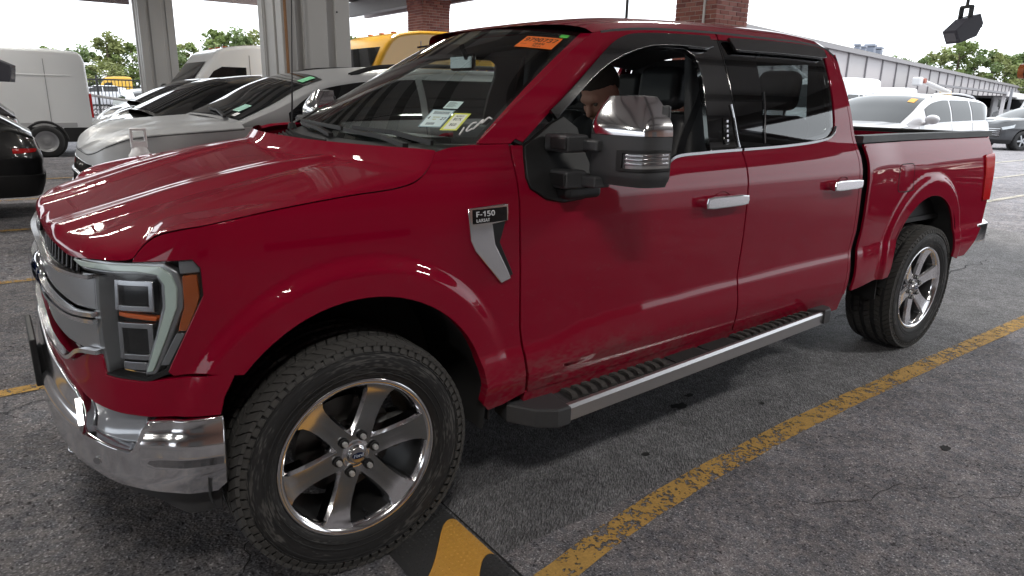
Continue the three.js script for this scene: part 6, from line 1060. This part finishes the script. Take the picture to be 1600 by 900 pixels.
// ---------------------------------------------------------------- hung fittings under the canopy
{
  const hang = (label, x, y, z, s, turn, tilt, Y = 4.6) => {
    const t = thing('hanging_floodlight', label, 'floodlight', [x, y, z], turn, 'floodlights hung from the canopy');
    const m = M(lin(0.045, 0.045, 0.06), 0.5), tl = g => g.rotateZ(tilt);
    part(t, 'rod', bar([0, 0.5 * s, 0], [0.0, Y - y, 0], 0.018, 8), blackPlastic);
    part(t, 'bracket', [box(0.05, 0.03, 0.30 * s, 0, 0.5 * s, 0), box(0.05, 0.34 * s, 0.02, 0, 0.34 * s, 0.15 * s), box(0.05, 0.34 * s, 0.02, 0, 0.34 * s, -0.15 * s)], blackPlastic);
    part(t, 'housing', tl(extrude([[-0.30 * s, -0.15 * s], [0.10 * s, -0.20 * s], [0.32 * s, -0.02 * s], [0.32 * s, 0.18 * s], [0.05 * s, 0.22 * s], [-0.30 * s, 0.12 * s]], 0.40 * s, 0.012).translate(0, 0, -0.2 * s)), m);
    part(t, 'lens', tl(box(0.01, 0.20 * s, 0.32 * s, -0.322 * s, -0.015 * s, 0)), M(lin(0.12, 0.12, 0.14), 0.2));
    part(t, 'cooling_fin', [0, 1, 2, 3].map(i => tl(box(0.015, 0.24 * s, 0.44 * s, (0.12 + i * 0.055) * s, 0.03 * s, 0))), m);
  };
  hang('dark floodlight hung on a rod against the white sky, upper right', 8.35, 2.42, -0.87, 0.50, -0.5, 0.5);
  hang('grey floodlight cut by the left edge, in front of the white van', -0.72, 1.74, -7.3, 0.62, 2.9, 0.15);
  hang('floodlight on a thin rod rising above the pickup roof', 5.3, 2.1, -3.25, 0.4, 0.3, 0.3);
  const o = thing('orange_beacon', 'orange warning beacon at the right edge of the picture', 'beacon', [9.02, 1.985, -0.36]); part(o, 'lens', new THREE.CylinderGeometry(0.085, 0.085, 0.16, 20).rotateX(Math.PI / 2), M(lin(0.55, 0.16, 0.05), 0.3)); part(o, 'rod', bar([0, 0.08, 0], [0, 2.6, 0], 0.012, 6), blackPlastic); part(o, 'collar', new THREE.CylinderGeometry(0.095, 0.095, 0.03, 20).rotateX(Math.PI / 2), blackPlastic);
  // white post between the lanes
  const w = thing('delineator_post', 'white plastic delineator post with a loop handle, between the red hood and grey SUV', 'post', [-0.175, 0, -1.6]);
  const pw = M(lin(0.8, 0.8, 0.82), 0.5);
  part(w, 'base', new THREE.LatheGeometry([[0, 0], [0.19, 0], [0.19, 0.05], [0.10, 0.08], [0, 0.08]].map(p => new THREE.Vector2(p[0], p[1])), 24), rubber);
  part(w, 'shaft', new THREE.LatheGeometry([[0.075, 0.07], [0.055, 1.18], [0.060, 1.185], [0.060, 1.205], [0.048, 1.22], [0.036, 1.25], [0.0, 1.255]].map(p => new THREE.Vector2(p[0], p[1])), 24), pw);
  part(w, 'handle', [box(0.085, 0.045, 0.04, 0, 1.262, 0, 0.012), box(0.014, 0.09, 0.03, -0.036, 1.305, 0, 0.006), box(0.014, 0.09, 0.03, 0.036, 1.305, 0, 0.006), box(0.086, 0.014, 0.03, 0, 1.348, 0, 0.006)], pw);
}
// ---------------------------------------------------------------- driver
function sdfMesh(fn, mn, mx, res) {
  const mc = new MarchingCubes(res, new THREE.MeshBasicMaterial(), false, false, 60000); mc.isolation = 0; mc.reset();
  const c = [0, 1, 2].map(i => (mn[i] + mx[i]) / 2), h = Math.max(...[0, 1, 2].map(i => (mx[i] - mn[i]) / 2)), hs = res / 2;
  for (let k = 0; k < res; k++) for (let j = 0; j < res; j++) for (let i = 0; i < res; i++) mc.field[k * res * res + j * res + i] = -fn(c[0] + (i - hs) / hs * h, c[1] + (j - hs) / hs * h, c[2] + (k - hs) / hs * h);
  mc.update();
  const n = mc.count, g = new THREE.BufferGeometry(), p = new Float32Array(n * 3); for (let i = 0; i < n * 3; i += 3) { p[i] = mc.positionArray[i] * h + c[0]; p[i + 1] = mc.positionArray[i + 1] * h + c[1]; p[i + 2] = mc.positionArray[i + 2] * h + c[2]; }
  g.setAttribute('position', new THREE.BufferAttribute(p, 3)); const m = mergeVertices(g, 1e-4); m.computeVertexNormals(); return m;
}
const smin = (a, b, k) => { const h = clamp(0.5 + 0.5 * (b - a) / k, 0, 1); return mix(b, a, h) - k * h * (1 - h); };
const cap = (a, b, ra, rb) => { const A = V(...a), D = V(...b).sub(A), L2 = D.lengthSq(); return (x, y, z) => { const q = V(x, y, z).sub(A), t = clamp(q.dot(D) / L2, 0, 1); return q.addScaledVector(D, -t).length() - mix(ra, rb, t); }; };
{
  const person = thing('person', 'driver in dark clothing leaning over the steering wheel inside the red pickup', 'person', [0, 0, 0]);
  const skin2 = M(lin(0.42, 0.215, 0.16), 0.6), cloth = M(lin(0.012, 0.012, 0.016), 0.85), hairM = M(lin(0.030, 0.024, 0.020), 0.9);
  const pieces = [];
  { // trunk, legs and sleeves in one skin
    const L = [cap([1.66, 0.98, 0.42], [1.60, 1.22, 0.42], 0.15, 0.165), cap([1.60, 1.22, 0.42], [1.57, 1.40, 0.42], 0.16, 0.12), cap([1.56, 1.42, 0.26], [1.56, 1.42, 0.58], 0.065, 0.065), cap([1.56, 1.42, 0.24], [1.40, 1.17, 0.20], 0.062, 0.05), cap([1.40, 1.17, 0.20], [1.18, 1.20, 0.29], 0.048, 0.036), cap([1.56, 1.42, 0.60], [1.40, 1.17, 0.66], 0.062, 0.05), cap([1.40, 1.17, 0.66], [1.18, 1.20, 0.56], 0.048, 0.036), cap([1.66, 0.97, 0.34], [1.24, 0.98, 0.30], 0.095, 0.075), cap([1.24, 0.98, 0.30], [1.02, 0.66, 0.30], 0.07, 0.05), cap([1.66, 0.97, 0.50], [1.24, 0.98, 0.54], 0.095, 0.075), cap([1.24, 0.98, 0.54], [1.02, 0.66, 0.54], 0.07, 0.05), cap([1.02, 0.63, 0.30], [0.90, 0.61, 0.30], 0.045, 0.04), cap([1.02, 0.63, 0.54], [0.90, 0.61, 0.54], 0.045, 0.04)];
    pieces.push(sdfMesh((x, y, z) => L.reduce((d, f) => smin(d, f(x, y, z), 0.04), 1), [0.8, 0.5, 0.05], [1.85, 1.55, 0.8], 76));
  }
  const body = part(person, 'clothed_body', pieces[0], cloth);
  // head, turned down and a little towards the window
  const hm = new THREE.Matrix4().makeTranslation(1.455, 1.59, 0.455).multiply(new THREE.Matrix4().makeRotationY(0.16)).multiply(new THREE.Matrix4().makeRotationZ(0.62)), hi = hm.clone().invert();
  const ell = (c, r) => (x, y, z) => { const a = (x - c[0]) / r[0], b = (y - c[1]) / r[1], e = (z - c[2]) / r[2], k = Math.hypot(a, b, e); return (k - 1) * Math.min(...r); };
  const hp = [ell([0.012, 0.035, 0], [0.098, 0.098, 0.076]), ell([-0.035, -0.035, 0], [0.062, 0.085, 0.058]), cap([-0.055, -0.098, 0.012], [-0.055, -0.098, -0.012], 0.026, 0.026), cap([-0.088, 0.012, 0], [-0.112, -0.028, 0], 0.011, 0.016), cap([-0.086, 0.030, 0.028], [-0.086, 0.030, -0.028], 0.014, 0.014), cap([-0.080, -0.066, 0.016], [-0.080, -0.066, -0.016], 0.010, 0.010), cap([0.03, -0.06, 0], [0.09, -0.18, 0], 0.055, 0.06), ell([0.012, 0.0, 0.076], [0.026, 0.034, 0.012]), ell([0.012, 0.0, -0.076], [0.026, 0.034, 0.012]), ell([-0.062, -0.03, 0.036], [0.026, 0.028, 0.022]), ell([-0.062, -0.03, -0.036], [0.026, 0.028, 0.022])];
  const eyes = [ell([-0.092, 0.008, 0.030], [0.014, 0.011, 0.016]), ell([-0.092, 0.008, -0.030], [0.014, 0.011, 0.016])];
  const headG = sdfMesh((x, y, z) => { let d = hp.reduce((a, f, i) => smin(a, f(x, y, z), i > 6 && i < 9 ? 0.006 : 0.018), 1); for (const e of eyes) d = Math.max(d, -e(x, y, z) - 0.002); return Math.max(d, -(Math.hypot((x + 0.092) * 0.8, (y + 0.0655) * 3.5, z * 0.5) - 0.011)); }, [-0.14, -0.22, -0.11], [0.14, 0.15, 0.11], 72).applyMatrix4(hm);
  part(person, 'head', headG, skin2);
  part(person, 'eye', eyes.map((_, i) => new THREE.SphereGeometry(0.011, 12, 8).translate(-0.083, 0.008, i ? -0.030 : 0.030).applyMatrix4(hm)), M(lin(0.10, 0.08, 0.07), 0.2));
  part(person, 'hair', sdfMesh((x, y, z) => Math.max(ell([0.020, 0.042, 0], [0.104, 0.104, 0.082])(x, y, z), 0.052 - y + (x > 0.0 ? -0.9 * x : 0.25 * (-x)), Math.hypot((x - 0.012) / 0.030, (y - 0) / 0.04) < 1 ? 0.01 : -1), [-0.14, -0.1, -0.11], [0.15, 0.17, 0.11], 56).applyMatrix4(hm), hairM);
  for (const [hx, hy, hz, sg] of [[1.16, 1.205, 0.295, 1], [1.16, 1.205, 0.555, -1]]) { // hands on the wheel rim
    const F = [cap([hx + 0.02, hy, hz], [hx - 0.035, hy + 0.012, hz], 0.030, 0.026)];
    for (let i = 0; i < 4; i++) { const dz = (i - 1.5) * 0.0195, l = [0.036, 0.042, 0.040, 0.030][i]; F.push(cap([hx - 0.04, hy + 0.018, hz + dz], [hx - 0.04 - l * 0.8, hy + 0.012, hz + dz], 0.0092, 0.0088)); F.push(cap([hx - 0.04 - l * 0.8, hy + 0.012, hz + dz], [hx - 0.045 - l * 0.6, hy - 0.022, hz + dz], 0.0088, 0.008)); }
    F.push(cap([hx - 0.005, hy - 0.005, hz - sg * 0.026], [hx - 0.045, hy - 0.018, hz - sg * 0.036], 0.011, 0.0095));
    part(person, 'hand', sdfMesh((x, y, z) => F.reduce((a, f, i) => smin(a, f(x, y, z), 0.005), 1), [hx - 0.11, hy - 0.07, hz - 0.07], [hx + 0.07, hy + 0.07, hz + 0.07], 56), skin2);
  }
  part(person, 'name_tag', box(0.006, 0.045, 0.028, 0, 0, 0, 0.002).rotateZ(-0.6).translate(1.425, 1.44, 0.50), M(lin(0.45, 0.72, 0.10), 0.6), 'small yellow-green tag');
}
renderer.render(scene, camera);
